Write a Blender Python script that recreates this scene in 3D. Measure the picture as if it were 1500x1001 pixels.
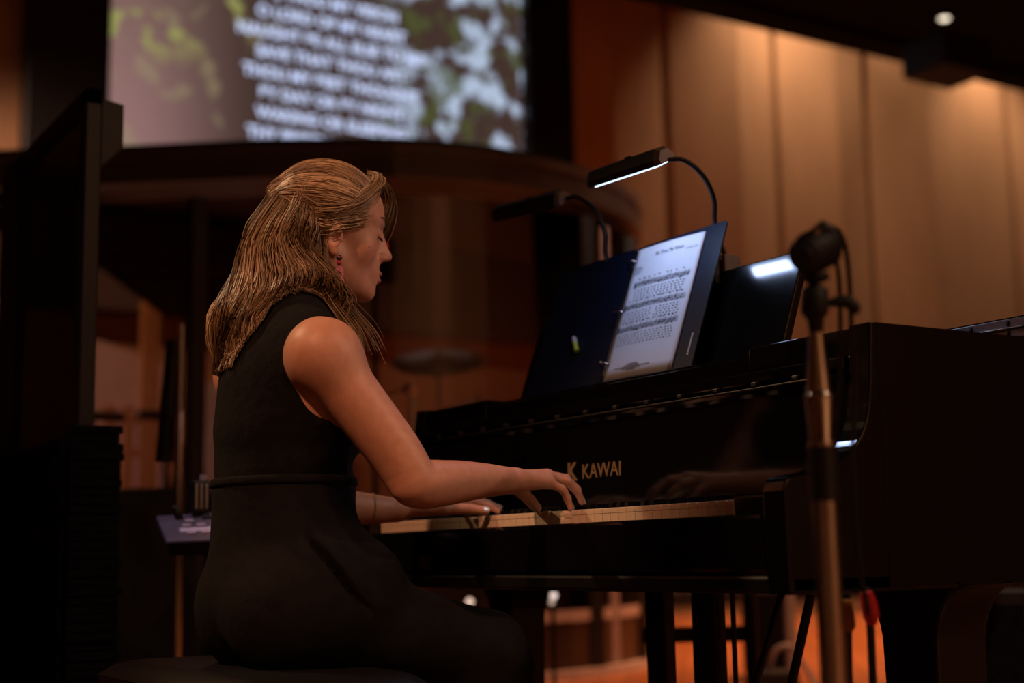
import bpy, bmesh, math, random
import numpy as np
from mathutils import Vector, Matrix
random.seed(7); rng = np.random.default_rng(7)
for o in list(bpy.data.objects): bpy.data.objects.remove(o)
SC = bpy.context.scene; COL = SC.collection
R = math.radians

# ------------------------------------------------------------------ camera
CAM = np.array([2.2597, -1.4479, .6557]); YAW, PITCH, ROLL, FPX = 1.0102, .1498, -.018, 2084.
_fw = np.array([-math.sin(YAW)*math.cos(PITCH), math.cos(YAW)*math.cos(PITCH), math.sin(PITCH)])
_r = np.array([math.cos(YAW), math.sin(YAW), 0.]); _u = np.cross(_r, _fw)
_R = _r*math.cos(ROLL)+_u*math.sin(ROLL); _U = -_r*math.sin(ROLL)+_u*math.cos(ROLL)
cd = bpy.data.cameras.new('camera'); cam = bpy.data.objects.new('camera', cd); COL.objects.link(cam)
cd.sensor_width = 36; cd.lens = FPX/1500*36; cd.clip_end = 100; cd.clip_start = .05
cam.matrix_world = Matrix(((_R[0], _U[0], -_fw[0], CAM[0]), (_R[1], _U[1], -_fw[1], CAM[1]), (_R[2], _U[2], -_fw[2], CAM[2]), (0, 0, 0, 1)))
cd.dof.use_dof = True; cd.dof.focus_distance = 2.42; cd.dof.aperture_fstop = 2.1
SC.camera = cam
def ray(x, y): return _fw+_R*(x-750)/FPX+_U*(500.5-y)/FPX
def on(axis, v, x, y):                      # pixel -> point on the plane axis = v
    d = ray(x, y); return Vector(CAM+d*((v-CAM[axis])/d[axis]))

# ------------------------------------------------------------------ world, view, large lights
W = bpy.data.worlds.new('world'); SC.world = W; W.use_nodes = True
W.node_tree.nodes['Background'].inputs[0].default_value = (.26, .19, .14, 1)
W.node_tree.nodes['Background'].inputs[1].default_value = 0.0
SC.view_settings.view_transform = 'Standard'; SC.view_settings.look = 'None'
SC.view_settings.gamma = 1; SC.view_settings.exposure = 0; SC.view_settings.use_curve_mapping = False
def light(name, kind, loc, target, power, color, size=.3, spot=40, blend=.6):
    d = bpy.data.lights.new(name, kind); o = bpy.data.objects.new(name, d); COL.objects.link(o)
    d.energy = power; d.color = color; o.location = loc
    o.rotation_euler = (Vector(target)-Vector(loc)).to_track_quat('-Z', 'Y').to_euler()
    if kind == 'AREA': d.shape = 'DISK'; d.size = size
    elif kind == 'SPOT': d.spot_size = R(spot); d.spot_blend = blend; d.shadow_soft_size = size
    else: d.shadow_soft_size = size
    return o
WARM = (1, .50, .24); AMB = (1, .42, .17)
# every lamp here hangs at the ceiling (or in the slot above its edge), outside the picture
light('stage_spot_key_offscreen', 'SPOT', (3.11, -5.62, 6.8), (.06, -.66, .93), 1480, (1, .42, .23), .15, 9.4, .5)
light('stage_spot_back_offscreen', 'SPOT', (-4.82, -4.37, 6.8), (0, -.52, 1.15), 930, (1, .62, .34), .15, 9.0, .6)
light('added_side_fill_offscreen', 'SPOT', (8.87, 9.35, 6.8), (.06, -.46, 1.05), 1450, (1, .56, .42), .2, 4.4, .7)  # added unseen fill from front right for her face and arm
light('stage_spot_floor_offscreen', 'SPOT', (-4.5, 8.5, 6.85), (-5.6, 7.0, 0), 5000, (1, .40, .16), .3, 78, .8)
light('stage_spot_floor_b_offscreen', 'SPOT', (-2.2, 4.0, 6.85), (-3.0, 4.4, 0), 1050, (1, .40, .18), .3, 56, .8)
light('recess_spot_offscreen', 'SPOT', (-8.0, -2.5, 6.85), (-11.9, 3.2, 1.4), 1900, (1, .60, .42), .2, 56, .7)
light('violet_spot_offscreen', 'SPOT', (-5.5, -4.0, 6.85), (-10.9, 3.3, 1.1), 900, (.74, .52, .92), .15, 9, .6)
for _y, _p in ((11.5, 300), (12.4, 230), (14.0, 120), (16.2, 400), (18.6, 240)):
    light('wall_washer_offscreen', 'SPOT', (-11.15, _y, 9.3), (-11.9, _y, 3.0), _p*1.5, (1, .66, .42), .12, 88, .9)
light('ceiling_spot_left_offscreen', 'SPOT', (-6.0, -3.0, 6.85), (-12, .0, 5.6), 80, (1, .40, .18), .3, 30, .8)
light('booth_front_spot_offscreen', 'SPOT', (2.72, 8.65, 6.8), (-4.7, 3.7, 2.5), 560, (1, .66, .56), .2, 10, .9)
light('mixer_spot_offscreen', 'SPOT', (-1.87, -3.41, 6.8), (-.85, -.36, .74), 380, (.78, .54, .92), .1, 4.0, .6)
light('hall_ceiling_lamp_offscreen', 'AREA', (6.5, 2.5, 6.9), (9.0, 3.0, 1.5), 430, (1, .66, .44), .8)

# ------------------------------------------------------------------ materials
MATS = {}
def mat(name, col=(.5, .5, .5), rough=.5, metal=0., spec=.5, emit=None, es=0., vary=.12, scale=30., bump=0., coat=0., stretch=(1, 1, 1), alpha=1., sss=0.):
    if name in MATS: return MATS[name]
    m = bpy.data.materials.new(name); m.use_nodes = True; nt = m.node_tree; b = nt.nodes['Principled BSDF']
    tc = nt.nodes.new('ShaderNodeTexCoord'); mp = nt.nodes.new('ShaderNodeMapping'); mp.inputs['Scale'].default_value = stretch
    nz = nt.nodes.new('ShaderNodeTexNoise'); nz.inputs['Scale'].default_value = scale; nz.inputs['Detail'].default_value = 4
    nt.links.new(tc.outputs['Object'], mp.inputs[0]); nt.links.new(mp.outputs[0], nz.inputs['Vector'])
    cr = nt.nodes.new('ShaderNodeValToRGB'); e = cr.color_ramp.elements
    e[0].position, e[1].position = .3, .7
    e[0].color = tuple(c*(1-vary) for c in col)+(1,); e[1].color = tuple(min(1, c*(1+vary)) for c in col)+(1,)
    nt.links.new(nz.outputs['Fac'], cr.inputs[0]); nt.links.new(cr.outputs[0], b.inputs['Base Color'])
    b.inputs['Roughness'].default_value = rough; b.inputs['Metallic'].default_value = metal
    b.inputs['Specular IOR Level'].default_value = spec; b.inputs['Coat Weight'].default_value = coat; b.inputs['Coat Roughness'].default_value = .03
    if sss: b.inputs['Subsurface Weight'].default_value = sss; b.inputs['Subsurface Radius'].default_value = (.012, .004, .002); b.inputs['Subsurface Scale'].default_value = 1
    if emit: b.inputs['Emission Color'].default_value = emit+(1,); b.inputs['Emission Strength'].default_value = es
    if bump:
        bp = nt.nodes.new('ShaderNodeBump'); bp.inputs['Strength'].default_value = bump; bp.inputs['Distance'].default_value = .01
        nt.links.new(nz.outputs['Fac'], bp.inputs['Height']); nt.links.new(bp.outputs[0], b.inputs['Normal'])
    m['bsdf'] = 1; MATS[name] = m; return m
M_PIANO = mat('black_piano_lacquer', (.004, .0035, .0035), .09, 0, .5, vary=.2, scale=6)
M_PIANOS = mat('black_satin_wood', (.006, .005, .005), .35, vary=.2, scale=10)
M_IVORY = mat('white_key_plastic', (.80, .66, .48), .3, vary=.05, scale=60)
M_EBONY = mat('black_key_plastic', (.006, .006, .006), .18, vary=.1)
M_CHROME = mat('chrome', (.62, .60, .58), .16, 1, vary=.06, scale=40)
M_STEEL = mat('brushed_steel', (.50, .52, .52), .28, 1, vary=.15, scale=30, stretch=(1, 1, 8))
M_BRASS = mat('dull_gold_lettering', (.34, .24, .12), .5, .2, vary=.1)
M_GOLD = mat('bronze_plate', (.30, .17, .06), .4, .8, vary=.15)
M_BLACK = mat('matte_black_metal', (.010, .009, .009), .45, vary=.2)
M_RUBBER = mat('black_rubber', (.009, .008, .008), .6, vary=.2)
M_VINYL = mat('black_vinyl', (.006, .006, .0065), .38, vary=.2, scale=200, bump=.08)
M_BINDER = mat('navy_black_binder_vinyl', (.006, .010, .024), .45, 0, .2, vary=.2, scale=250, bump=.06)
M_PAPER = mat('white_paper', (.80, .80, .84), .75, vary=.03, scale=12)
M_INK = mat('black_ink', (.02, .02, .035), .8, vary=.1)
M_CLOTH = mat('black_knit_cloth', (.0055, .0052, .0050), .9, spec=.15, vary=.35, scale=60, bump=.25)
M_CLOTH2 = mat('black_trouser_cloth', (.0060, .0057, .0055), .85, spec=.18, vary=.3, scale=40, bump=.2)
M_FELT = mat('charcoal_felt', (.010, .010, .011), .95, spec=.1, vary=.4, scale=50, bump=.5)
M_FOAM = mat('dark_acoustic_foam', (.011, .010, .0095), .95, spec=.1, vary=.3, scale=20, bump=.3)
M_BOOTH = mat('dark_bronze_booth_frame', (.030, .026, .024), .42, vary=.2, scale=8)
M_WALLP = mat('tan_wall_panel', (.45, .27, .155), .8, spec=.2, vary=.06, scale=3, stretch=(1, 1, .3))
M_WALLD = mat('dark_brown_groove', (.05, .022, .011), .9, vary=.2)
M_WALL = mat('brown_wall_plaster', (.42, .23, .12), .85, vary=.08, scale=3)
M_CEIL = mat('dark_ceiling', (.012, .010, .008), .95, spec=.1, vary=.2, scale=4)
M_PALE = mat('pale_pink_plaster', (.62, .48, .44), .8, vary=.06, scale=5)
M_LILAC = mat('pale_grey_panel', (.46, .43, .44), .8, vary=.06, scale=5)
M_WOOD = mat('honey_wood', (.40, .20, .07), .5, vary=.2, scale=8, stretch=(6, 6, 1))
M_MIXER = mat('grey_mixer_plastic', (.14, .135, .14), .5, vary=.1)
M_BUTTON = mat('pale_button', (.62, .56, .56), .5, vary=.05)
M_YELLOW = mat('yellow_button', (.65, .50, .05), .5)
M_RED = mat('red_plastic', (.55, .015, .02), .35)
M_CYMBAL = mat('cymbal_bronze', (.50, .28, .12), .3, 1, vary=.15)
M_DRUM = mat('red_drum_shell', (.30, .03, .02), .3)
M_DHEAD = mat('drum_head', (.55, .48, .44), .6)
M_SKINLIP = None
def emat(name, col, s):
    m = bpy.data.materials.new(name); m.use_nodes = True; b = m.node_tree.nodes['Principled BSDF']
    b.inputs['Base Color'].default_value = (col[0]*.4, col[1]*.4, col[2]*.4, 1); b.inputs['Emission Color'].default_value = col+(1,); b.inputs['Emission Strength'].default_value = s
    return m
def glassmat(name, tint, gloss):
    m = bpy.data.materials.new(name); m.use_nodes = True; nt = m.node_tree; nt.nodes.clear()
    out = nt.nodes.new('ShaderNodeOutputMaterial'); mx = nt.nodes.new('ShaderNodeMixShader'); tr = nt.nodes.new('ShaderNodeBsdfTransparent'); gl = nt.nodes.new('ShaderNodeBsdfGlossy')
    fr = nt.nodes.new('ShaderNodeFresnel'); fr.inputs[0].default_value = gloss; gl.inputs['Roughness'].default_value = .05
    tr.inputs[0].default_value = tint+(1,)
    nt.links.new(fr.outputs[0], mx.inputs[0]); nt.links.new(tr.outputs[0], mx.inputs[1]); nt.links.new(gl.outputs[0], mx.inputs[2]); nt.links.new(mx.outputs[0], out.inputs[0])
    return m
M_ACRYL = glassmat('clear_acrylic', (.62, .54, .50), 1.45)
M_ACRYL2 = glassmat('clear_shield_acrylic', (.66, .60, .58), 1.45)

# ------------------------------------------------------------------ mesh helpers
class MB:
    """collects simple shapes into one mesh"""
    def __init__(s): s.v = []; s.f = []; s.sm = []
    def add(s, vs, fs, smooth=False):
        n = len(s.v); s.v += [tuple(p) for p in vs]; s.f += [tuple(i+n for i in f) for f in fs]; s.sm += [smooth]*len(fs); return s
    def box(s, lo, hi, b=0., M=None):
        (x0, y0, z0), (x1, y1, z1) = lo, hi
        bm = bmesh.new(); bmesh.ops.create_cube(bm, size=1)
        for v in bm.verts: v.co = Vector(((x0+x1)/2+v.co.x*(x1-x0), (y0+y1)/2+v.co.y*(y1-y0), (z0+z1)/2+v.co.z*(z1-z0)))
        if b: bmesh.ops.bevel(bm, geom=list(bm.edges), offset=min(b, .45*min(abs(x1-x0), abs(y1-y0), abs(z1-z0))), segments=2, affect='EDGES', profile=.5)
        return s.bm(bm, M)
    def bm(s, bm, M=None, smooth=False):
        bm.verts.index_update(); vs = [(M @ v.co) if M else v.co.copy() for v in bm.verts]
        s.add(vs, [[v.index for v in f.verts] for f in bm.faces], smooth); bm.free(); return s
    def tube(s, pts, r, n=10, cap=True, smooth=True):
        P = [Vector(p) for p in pts]; rs = r if isinstance(r, (list, tuple)) else [r]*len(P)
        t = (P[1]-P[0]).normalized(); a = t.orthogonal().normalized(); rings = []
        for i, p in enumerate(P):
            if i == 0: t2 = P[1]-P[0]
            elif i == len(P)-1: t2 = P[-1]-P[-2]
            else: t2 = (P[i+1]-P[i]).normalized()+(P[i]-P[i-1]).normalized()
            t2 = t2.normalized() if t2.length > 1e-9 else t
            a = (a-t2*a.dot(t2)); a = a.normalized() if a.length > 1e-6 else t2.orthogonal().normalized()
            b = t2.cross(a); t = t2
            rings.append([p+(a*math.cos(k*2*math.pi/n)+b*math.sin(k*2*math.pi/n))*rs[i] for k in range(n)])
        vs = [q for r_ in rings for q in r_]
        fs = [(i*n+k, i*n+(k+1) % n, (i+1)*n+(k+1) % n, (i+1)*n+k) for i in range(len(P)-1) for k in range(n)]
        s.add(vs, fs, smooth)
        if cap: s.add(rings[0], [tuple(range(n))[::-1]]); s.add(rings[-1], [tuple(range(n))])
        return s
    def lathe(s, prof, n=24, M=None, smooth=True):
        M = M or Matrix(); vs = []; fs = []
        for (r, z) in prof: vs += [M @ Vector((r*math.cos(k*2*math.pi/n), r*math.sin(k*2*math.pi/n), z)) for k in range(n)]
        for i in range(len(prof)-1):
            for k in range(n): fs.append((i*n+k, i*n+(k+1) % n, (i+1)*n+(k+1) % n, (i+1)*n+k))
        return s.add(vs, fs, smooth)
    def prism(s, poly, lo, hi, axis=2, b=0.):
        """polygon (list of 2-tuples, in the two other axes in order) extruded along axis"""
        bm = bmesh.new()
        def P(p, h):
            c = list(p); c.insert(axis, h); return Vector(c)
        a = [bm.verts.new(P(p, lo)) for p in poly]; f = bm.faces.new(a)
        r = bmesh.ops.extrude_face_region(bm, geom=[f]); dv = Vector((0, 0, 0)); dv[axis] = hi-lo
        bmesh.ops.translate(bm, verts=[v for v in r['geom'] if isinstance(v, bmesh.types.BMVert)], vec=dv)
        bmesh.ops.recalc_face_normals(bm, faces=list(bm.faces))
        if b:
            ed = [e for e in bm.edges if abs(e.verts[0].co[axis]-e.verts[1].co[axis]) < 1e-9]
            bmesh.ops.bevel(bm, geom=ed, offset=b, segments=2, affect='EDGES', profile=.5)
        return s.bm(bm)
    def mesh(s, name):
        me = bpy.data.meshes.new(name); me.from_pydata([tuple(p) for p in s.v], [], s.f)
        me.polygons.foreach_set('use_smooth', s.sm); me.update(); return me
    def build(s, name, m, parent=None, **k): return obj(name, s.mesh(name), m, parent, **k)
def obj(name, me, m=None, parent=None, label=None, cat=None, group=None, kind=None, loc=None):
    o = bpy.data.objects.new(name, me); COL.objects.link(o)
    if m is not None and me is not None and not me.materials: me.materials.append(m)
    if parent is not None: o.parent = parent
    if loc is not None: o.location = loc
    if label: o['label'] = label
    if cat: o['category'] = cat
    if group: o['group'] = group
    if kind: o['kind'] = kind
    return o
def thing(name, label, cat, loc=(0, 0, 0), group=None, kind=None):
    o = obj(name, None, None, None, label, cat, group, kind, loc); o.empty_display_size = .1
    return o
class Local:
    """builds parts given in world coordinates under an Empty that stands at loc"""
    def __init__(s, name, label, cat, loc, group=None, kind=None):
        s.loc = Vector(loc); s.o = thing(name, label, cat, loc, group, kind)
    def part(s, mb, name, m, parent=None, label=None, kind=None):
        mb.v = [tuple(Vector(p)-s.loc) for p in mb.v]
        return mb.build(name, m, parent or s.o, label=label, kind=kind)
def frame_to(p, d, up=(0, 0, 1)):
    """matrix whose local z points along d at p"""
    return Matrix.Translation(Vector(p)) @ Vector(d).to_track_quat('Z', 'Y').to_matrix().to_4x4()
def bez(pts, n):
    """Catmull-Rom through pts"""
    P = [Vector(p) for p in pts]; P = [P[0]*2-P[1]]+P+[P[-1]*2-P[-2]]; out = []
    m = len(P)-3
    for k in range(n+1):
        t = k/n*m; i = min(int(t), m-1); u = t-i; a, b, c, d = P[i:i+4]
        out.append(.5*((2*b)+(c-a)*u+(2*a-5*b+4*c-d)*u*u+(3*b-a-3*c+d)*u**3))
    return out
def text_mesh(body, size, align='CENTER', extrude=0., bold=0.):
    c = bpy.data.curves.new('txt', 'FONT'); c.body = body; c.size = size; c.align_x = align; c.extrude = extrude; c.offset = bold
    o = bpy.data.objects.new('txt', c); COL.objects.link(o); dg = bpy.context.evaluated_depsgraph_get(); dg.update()
    me = bpy.data.meshes.new_from_object(o.evaluated_get(dg)); bpy.data.objects.remove(o); bpy.data.curves.remove(c); me.materials.clear(); return me

# ================================================================== THE SETTING
WX = -12.0
# wood floor
fm = bpy.data.materials.new('orange_strip_floor'); fm.use_nodes = True; nt = fm.node_tree; b = nt.nodes['Principled BSDF']
tc = nt.nodes.new('ShaderNodeTexCoord'); mp = nt.nodes.new('ShaderNodeMapping'); br = nt.nodes.new('ShaderNodeTexBrick')
br.inputs['Scale'].default_value = 1; br.inputs['Brick Width'].default_value = 1.9; br.inputs['Row Height'].default_value = .14; br.inputs['Mortar Size'].default_value = .004
br.inputs['Color1'].default_value = (.42, .15, .055, 1); br.inputs['Color2'].default_value = (.31, .105, .036, 1); br.inputs['Mortar'].default_value = (.10, .03, .012, 1)
mp.inputs['Rotation'].default_value = (0, 0, R(40))
nt.links.new(tc.outputs['Object'], mp.inputs[0]); nt.links.new(mp.outputs[0], br.inputs['Vector']); nt.links.new(br.outputs[0], b.inputs['Base Color']); b.inputs['Roughness'].default_value = .32
MB().box((-12.2, -8, -.1), (10, 22, 0)).build('floor', fm, kind='structure')
# the wall behind the booth: plain part on the left, folded tan panels on the right
wl = MB().box((WX-.3, -6, 0), (WX-.12, 22, 10.5)).build('wall_left', M_WALL, kind='structure')
MB().box((WX-.11, -6, 0), (WX-.02, 8.2, 9.5)).build('wall_plaster', M_WALL, wl)
seams = [8.34, 10.0, 11.93, 13.72, 16.85, 18.9, 21.0]; ridges = [9.0, 11.1, 12.95, 14.85, 17.7, 19.8]
def groove(mb, y0, y1, x0, x1):
    mb.add([(x0, y0, .1), (x1, y1, .1), (x1, y1, 10), (x0, y0, 10), (x0-.05, y0, .1), (x1-.05, y1, .1), (x1-.05, y1, 10), (x0-.05, y0, 10)],
           [(0, 1, 2, 3), (4, 7, 6, 5), (0, 4, 5, 1), (3, 2, 6, 7), (1, 5, 6, 2), (0, 3, 7, 4)])
    return mb
for i in range(6):
    a, c, d = seams[i]+.07, ridges[i], seams[i+1]-.07
    groove(MB(), a, c-.004, WX-.02, WX+.16).build('wall_panel', M_WALLP, wl)
    groove(MB(), c+.004, d, WX+.16, WX-.02).build('wall_panel', M_WALLP, wl)
MB().box((WX-.02, 8.4, 0), (WX+.2, 22, .18), .01).build('baseboard_left', M_WALLD, kind='structure')
MB().box((-12.3, 21.9, 0), (10.2, 22.1, 10.5)).build('wall_far', M_WALL, kind='structure')
MB().box((10.0, -8, 0), (10.2, 22, 10.5)).build('wall_right', M_WALL, kind='structure')
MB().box((-12.3, -8.2, 0), (10.2, -8.0, 10.5)).build('wall_near', M_WALL, kind='structure')
# dark ceiling cloud whose edge hides the wall washers
ce = MB().box((-10.0, -8, 7.0), (10, 22, 7.25), .03).build('ceiling', M_CEIL, kind='structure')
MB().box((-10.02, -8, 6.88), (-9.6, 22, 7.04), .02).build('ceiling_edge', M_CEIL, ce)
# black surround left and right of the projection screen
for i, (ya, yb) in enumerate(((1.72, 2.55), (7.66, 8.33))):
    MB().box((WX-.02, ya, 4.56), (WX+.25, yb, 9.2), .02).build('trim_%d' % (i+1), M_BLACK, kind='structure')
# dark beam over the lit recess behind the booth
pb = on(0, WX+.3, 190, 456)
MB().box((WX-.02, -6, pb.z), (WX+.3, 8.33, 4.55), .02).build('trim_3', mat('dark_brown_beam', (.10, .072, .056), .8), kind='structure')

# ------------------------------------------------------------------ projection screen with the hymn
sm = bpy.data.materials.new('projected_leaves'); sm.use_nodes = True; nt = sm.node_tree; nt.nodes.clear()
out = nt.nodes.new('ShaderNodeOutputMaterial'); em = nt.nodes.new('ShaderNodeEmission'); nt.links.new(em.outputs[0], out.inputs[0]); em.inputs[1].default_value = .74
tc = nt.nodes.new('ShaderNodeTexCoord'); sp = nt.nodes.new('ShaderNodeSeparateXYZ'); nt.links.new(tc.outputs['Object'], sp.inputs[0])
def nd(t, **k):
    n = nt.nodes.new(t)
    for a, v in k.items(): n.inputs[a].default_value = v
    return n
def mathn(op, a, b=None):
    n = nt.nodes.new('ShaderNodeMath'); n.operation = op
    for i, q in enumerate((a, b)):
        if q is None: continue
        if isinstance(q, (int, float)): n.inputs[i].default_value = q
        else: nt.links.new(q, n.inputs[i])
    return n.outputs[0]
def smooth(x, a, b):
    n = nt.nodes.new('ShaderNodeMapRange'); n.interpolation_type = 'SMOOTHSTEP'; n.inputs[1].default_value = a; n.inputs[2].default_value = b; nt.links.new(x, n.inputs[0]); return n.outputs[0]
def mix(f, a, b):
    n = nt.nodes.new('ShaderNodeMix'); n.data_type = 'RGBA'; nt.links.new(f, n.inputs[0])
    for i, q in ((6, a), (7, b)):
        if isinstance(q, tuple): n.inputs[i].default_value = q+(1,)
        else: nt.links.new(q, n.inputs[i])
    return n.outputs[2]
def noise(sc, det=3, off=0.):
    m = nt.nodes.new('ShaderNodeMapping'); m.inputs['Location'].default_value = (off, off, off); nt.links.new(tc.outputs['Object'], m.inputs[0])
    n = nt.nodes.new('ShaderNodeTexNoise'); n.inputs['Scale'].default_value = sc; n.inputs['Detail'].default_value = det; nt.links.new(m.outputs[0], n.inputs['Vector']); return n.outputs['Fac']
Yc, Zc = sp.outputs['Y'], sp.outputs['Z']           # 0..5.1 along the wall, 0..4 up (object origin at the lower left corner)
low = mix(smooth(Zc, .3, 2.6), (.40, .22, .21), (.26, .15, .13))
col = mix(smooth(Yc, .0, 1.8), low, (.075, .042, .034))
tree = smooth(mathn('ADD', noise(1.6, 5, 3.), mathn('MULTIPLY', Yc, .05)), .52, .70)
right = smooth(Yc, 3.0, 3.9)
lum = smooth(noise(2.6, 5, 9.), .47, .58)
skyf = mathn('MULTIPLY', right, lum)
col = mix(skyf, col, (.60, .72, .95))
green = mathn('MULTIPLY', smooth(noise(4.2, 4, 21.), .50, .62), mathn('MULTIPLY', smooth(Yc, 2.9, 3.4), .8))
col = mix(green, col, (.10, .115, .035))
blot = smooth(noise(2.3, 1, 33.), .58, .68)
diag = mathn('ADD', Zc, mathn('MULTIPLY', Yc, -.35))
corner = mathn('MULTIPLY', smooth(diag, .95, 1.6), smooth(Yc, 1.9, 1.2))
bl2 = smooth(noise(3.4, 2, 41.), .54, .66)
col = mix(mathn('MULTIPLY', corner, bl2), col, (.42, .42, .13))
col = mix(mathn('MULTIPLY', mathn('MULTIPLY', smooth(Yc, 2.3, 1.2), blot), .35), col, (.46, .40, .20))
nt.links.new(col, em.inputs[0])
SL = Vector((WX+.06, 2.56, 4.55))
scr = MB().box((-.03, 0, 0), (.03, 5.1, 4.4)).build('projection_screen', sm)
scr.location = SL; scr['label'] = 'big lit projection screen showing hymn words over leaves and sky'; scr['category'] = 'screen'
M_LYR = emat('projected_white_words', (.56, .66, .95), 1.0)
LYR = ['BE THOU MY VISION', 'O LORD OF MY HEART', 'NAUGHT BE ALL ELSE TO ME', 'SAVE THAT THOU ART', 'THOU MY BEST THOUGHT', 'BY DAY OR BY NIGHT', 'WAKING OR SLEEPING', 'THY PRESENCE MY LIGHT']
for k, t in enumerate(LYR):
    me = text_mesh(t, .178, bold=.009)
    o = obj('hymn_line', me, M_LYR, scr, loc=(.036, 5.12-SL.y, 6.865-.2345*k-SL.z)); o.rotation_euler = (R(90), 0, R(90))

# ------------------------------------------------------------------ behind the booth: sloped half wall, railing
g = Local('half_wall', 'pale pink half wall with a sloping top behind the wooden railing', 'half wall', (-10.9, 1.9, 0))
X = -10.9
pa, pbb, pc, pd = on(0, X, 112, 490), on(0, X, 150, 500), on(0, X, 210, 523), on(0, X, 212, 720)
g.part(MB().prism([(pa.y-1.2, 0), (pd.y, 0), (pc.y, pc.z), (pbb.y, pbb.z), (pa.y, pa.z), (pa.y-1.2, pa.z+.5)], X-.12, X, 0, .01), 'wall_slab', M_PALE)
g = Local('pale_panel', 'narrow pale panel standing right of the sloping half wall', 'panel', (-10.9, 2.6, 0))
a, c = on(0, X, 226, 531), on(0, X, 251, 531)
g.part(MB().box((X-.1, a.y, 0), (X, c.y, a.z), .01), 'panel_slab', M_PALE)
g = Local('lilac_panel', 'lilac lit panel with a stepped top behind the black booth post', 'panel', (-10.9, 3.2, 0))
a, c, e_ = on(0, X, 290, 560), on(0, X, 300, 450), on(0, X, 336, 565)
g.part(MB().prism([(a.y, 0), (e_.y+.5, 0), (e_.y+.5, e_.z), (c.y, a.z), (c.y, c.z), (a.y, c.z)], X-.1, X, 0, .01), 'panel_slab', M_LILAC)
X = -10.2
rl = Local('wooden_railing', 'honey wood railing with two rails in front of the pale half wall', 'railing', (X, 2.2, 0))
ya, yb = on(0, X, 150, 615).y, on(0, X, 262, 615).y
for py in (616, 664, 745):
    z = on(0, X, 200, py).z; rl.part(MB().box((X-.03, ya, z-.035), (X+.03, yb, z+.035), .008), 'rail', M_WOOD)
for px, w in ((188, .05), (218, .085), (160, .05)):
    p = on(0, X, px, 600); zt = p.z+.04 if px != 218 else on(0, X, px, 440).z
    rl.part(MB().box((X-.04, p.y-w, 0), (X+.04, p.y+w, zt), .008), 'post', M_WOOD)
# two music stands silhouetted before the half wall
for px, lab, w in ((133, 'dark music stand before the pale half wall, beside the shield post', .30), (243, 'dark music stand before the wooden railing, beside the booth post', .24)):
    X2 = -9.4; p = on(0, X2, px, 608)
    ms = Local('music_stand', lab, 'music stand', (X2, p.y, 0), 'music stands by the railing')
    ms.part(MB().box((X2-.02, p.y-w, p.z-.05), (X2+.05, p.y+w*.9, p.z+.03), .006), 'tray', M_BLACK)
    ms.part(MB().tube([(X2, p.y, .04), (X2, p.y, p.z)], .03, 8), 'pole', M_BLACK)
    for k in range(3):
        aa = k*2.094+.3; ms.part(MB().tube([(X2, p.y, .25), (X2+.3*math.cos(aa), p.y+.3*math.sin(aa), .012)], .012, 6), 'leg', M_BLACK)

# ------------------------------------------------------------------ drum booth
HT = 2.9; HB = 2.68
arc = []
for px, py in ((150, 212), (225, 208.5), (300, 205), (390, 201), (480, 198), (540, 198)):
    p = on(2, HT, px, py); arc.append((p.x, p.y))
cx_, cy_, RB = -5.9, 2.6, 1.7
for k in range(0, 15):
    th = R(-22+k*9.0); arc.append((cx_+RB*math.cos(th), cy_+RB*math.sin(th)))
arc = arc[:4]+[q for q in arc[6:]]
dl = on(2, HB, 125, 370); dl2 = on(2, HB, 236, 455); dl3 = on(2, HB, 470, 455)
plan = [(-5.75, -.1)]+arc+[(-6.0, 3.75), (-5.75, 2.75), (dl3.x, dl3.y), (dl2.x, dl2.y), (dl.x, dl.y), (-6.1, .0)]
bo = Local('drum_booth', 'round fronted drum isolation booth with dark roof and clear walls', 'booth', (-6.2, 2.4, 0))
bo.part(MB().prism(plan, HB+.02, HB+.22, 2, .03), 'roof', M_BOOTH)
def strip(poly, w, z0, z1, out_=0.):
    """thick vertical band along a plan polyline"""
    P = [Vector((x, y)) for x, y in poly]; mb = MB(); A = []; B = []
    for i, p in enumerate(P):
        t = (P[min(i+1, len(P)-1)]-P[max(i-1, 0)]).normalized(); n = Vector((t.y, -t.x))
        A.append(p+n*(out_+w/2)); B.append(p+n*(out_-w/2))
    n = len(P); vs = [(q.x, q.y, z) for z in (z0, z1) for q in A]+[(q.x, q.y, z) for z in (z0, z1) for q in B]; fs = []
    for i in range(n-1):
        fs += [(i, i+1, n+i+1, n+i), (2*n+i+1, 2*n+i, 3*n+i, 3*n+i+1), (n+i, n+i+1, 3*n+i+1, 3*n+i), (i+1, i, 2*n+i, 2*n+i+1)]
    fs += [(0, n, 3*n, 2*n), (n-1, 3*n-1, 4*n-1, 2*n-1)]
    return mb.add(vs, fs)
front = [(-5.75, -.1)]+arc
bo.part(strip(front, .06, HB-.02, HB+.14, .03), 'fascia', mat('brown_fascia', (.075, .066, .062), .4, vary=.12, scale=5))
bo.part(strip(front, .05, HB+.11, HB+.16, .05), 'fascia_lip', mat('brown_fascia_lip', (.11, .095, .09), .35, vary=.12, scale=5))
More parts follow.
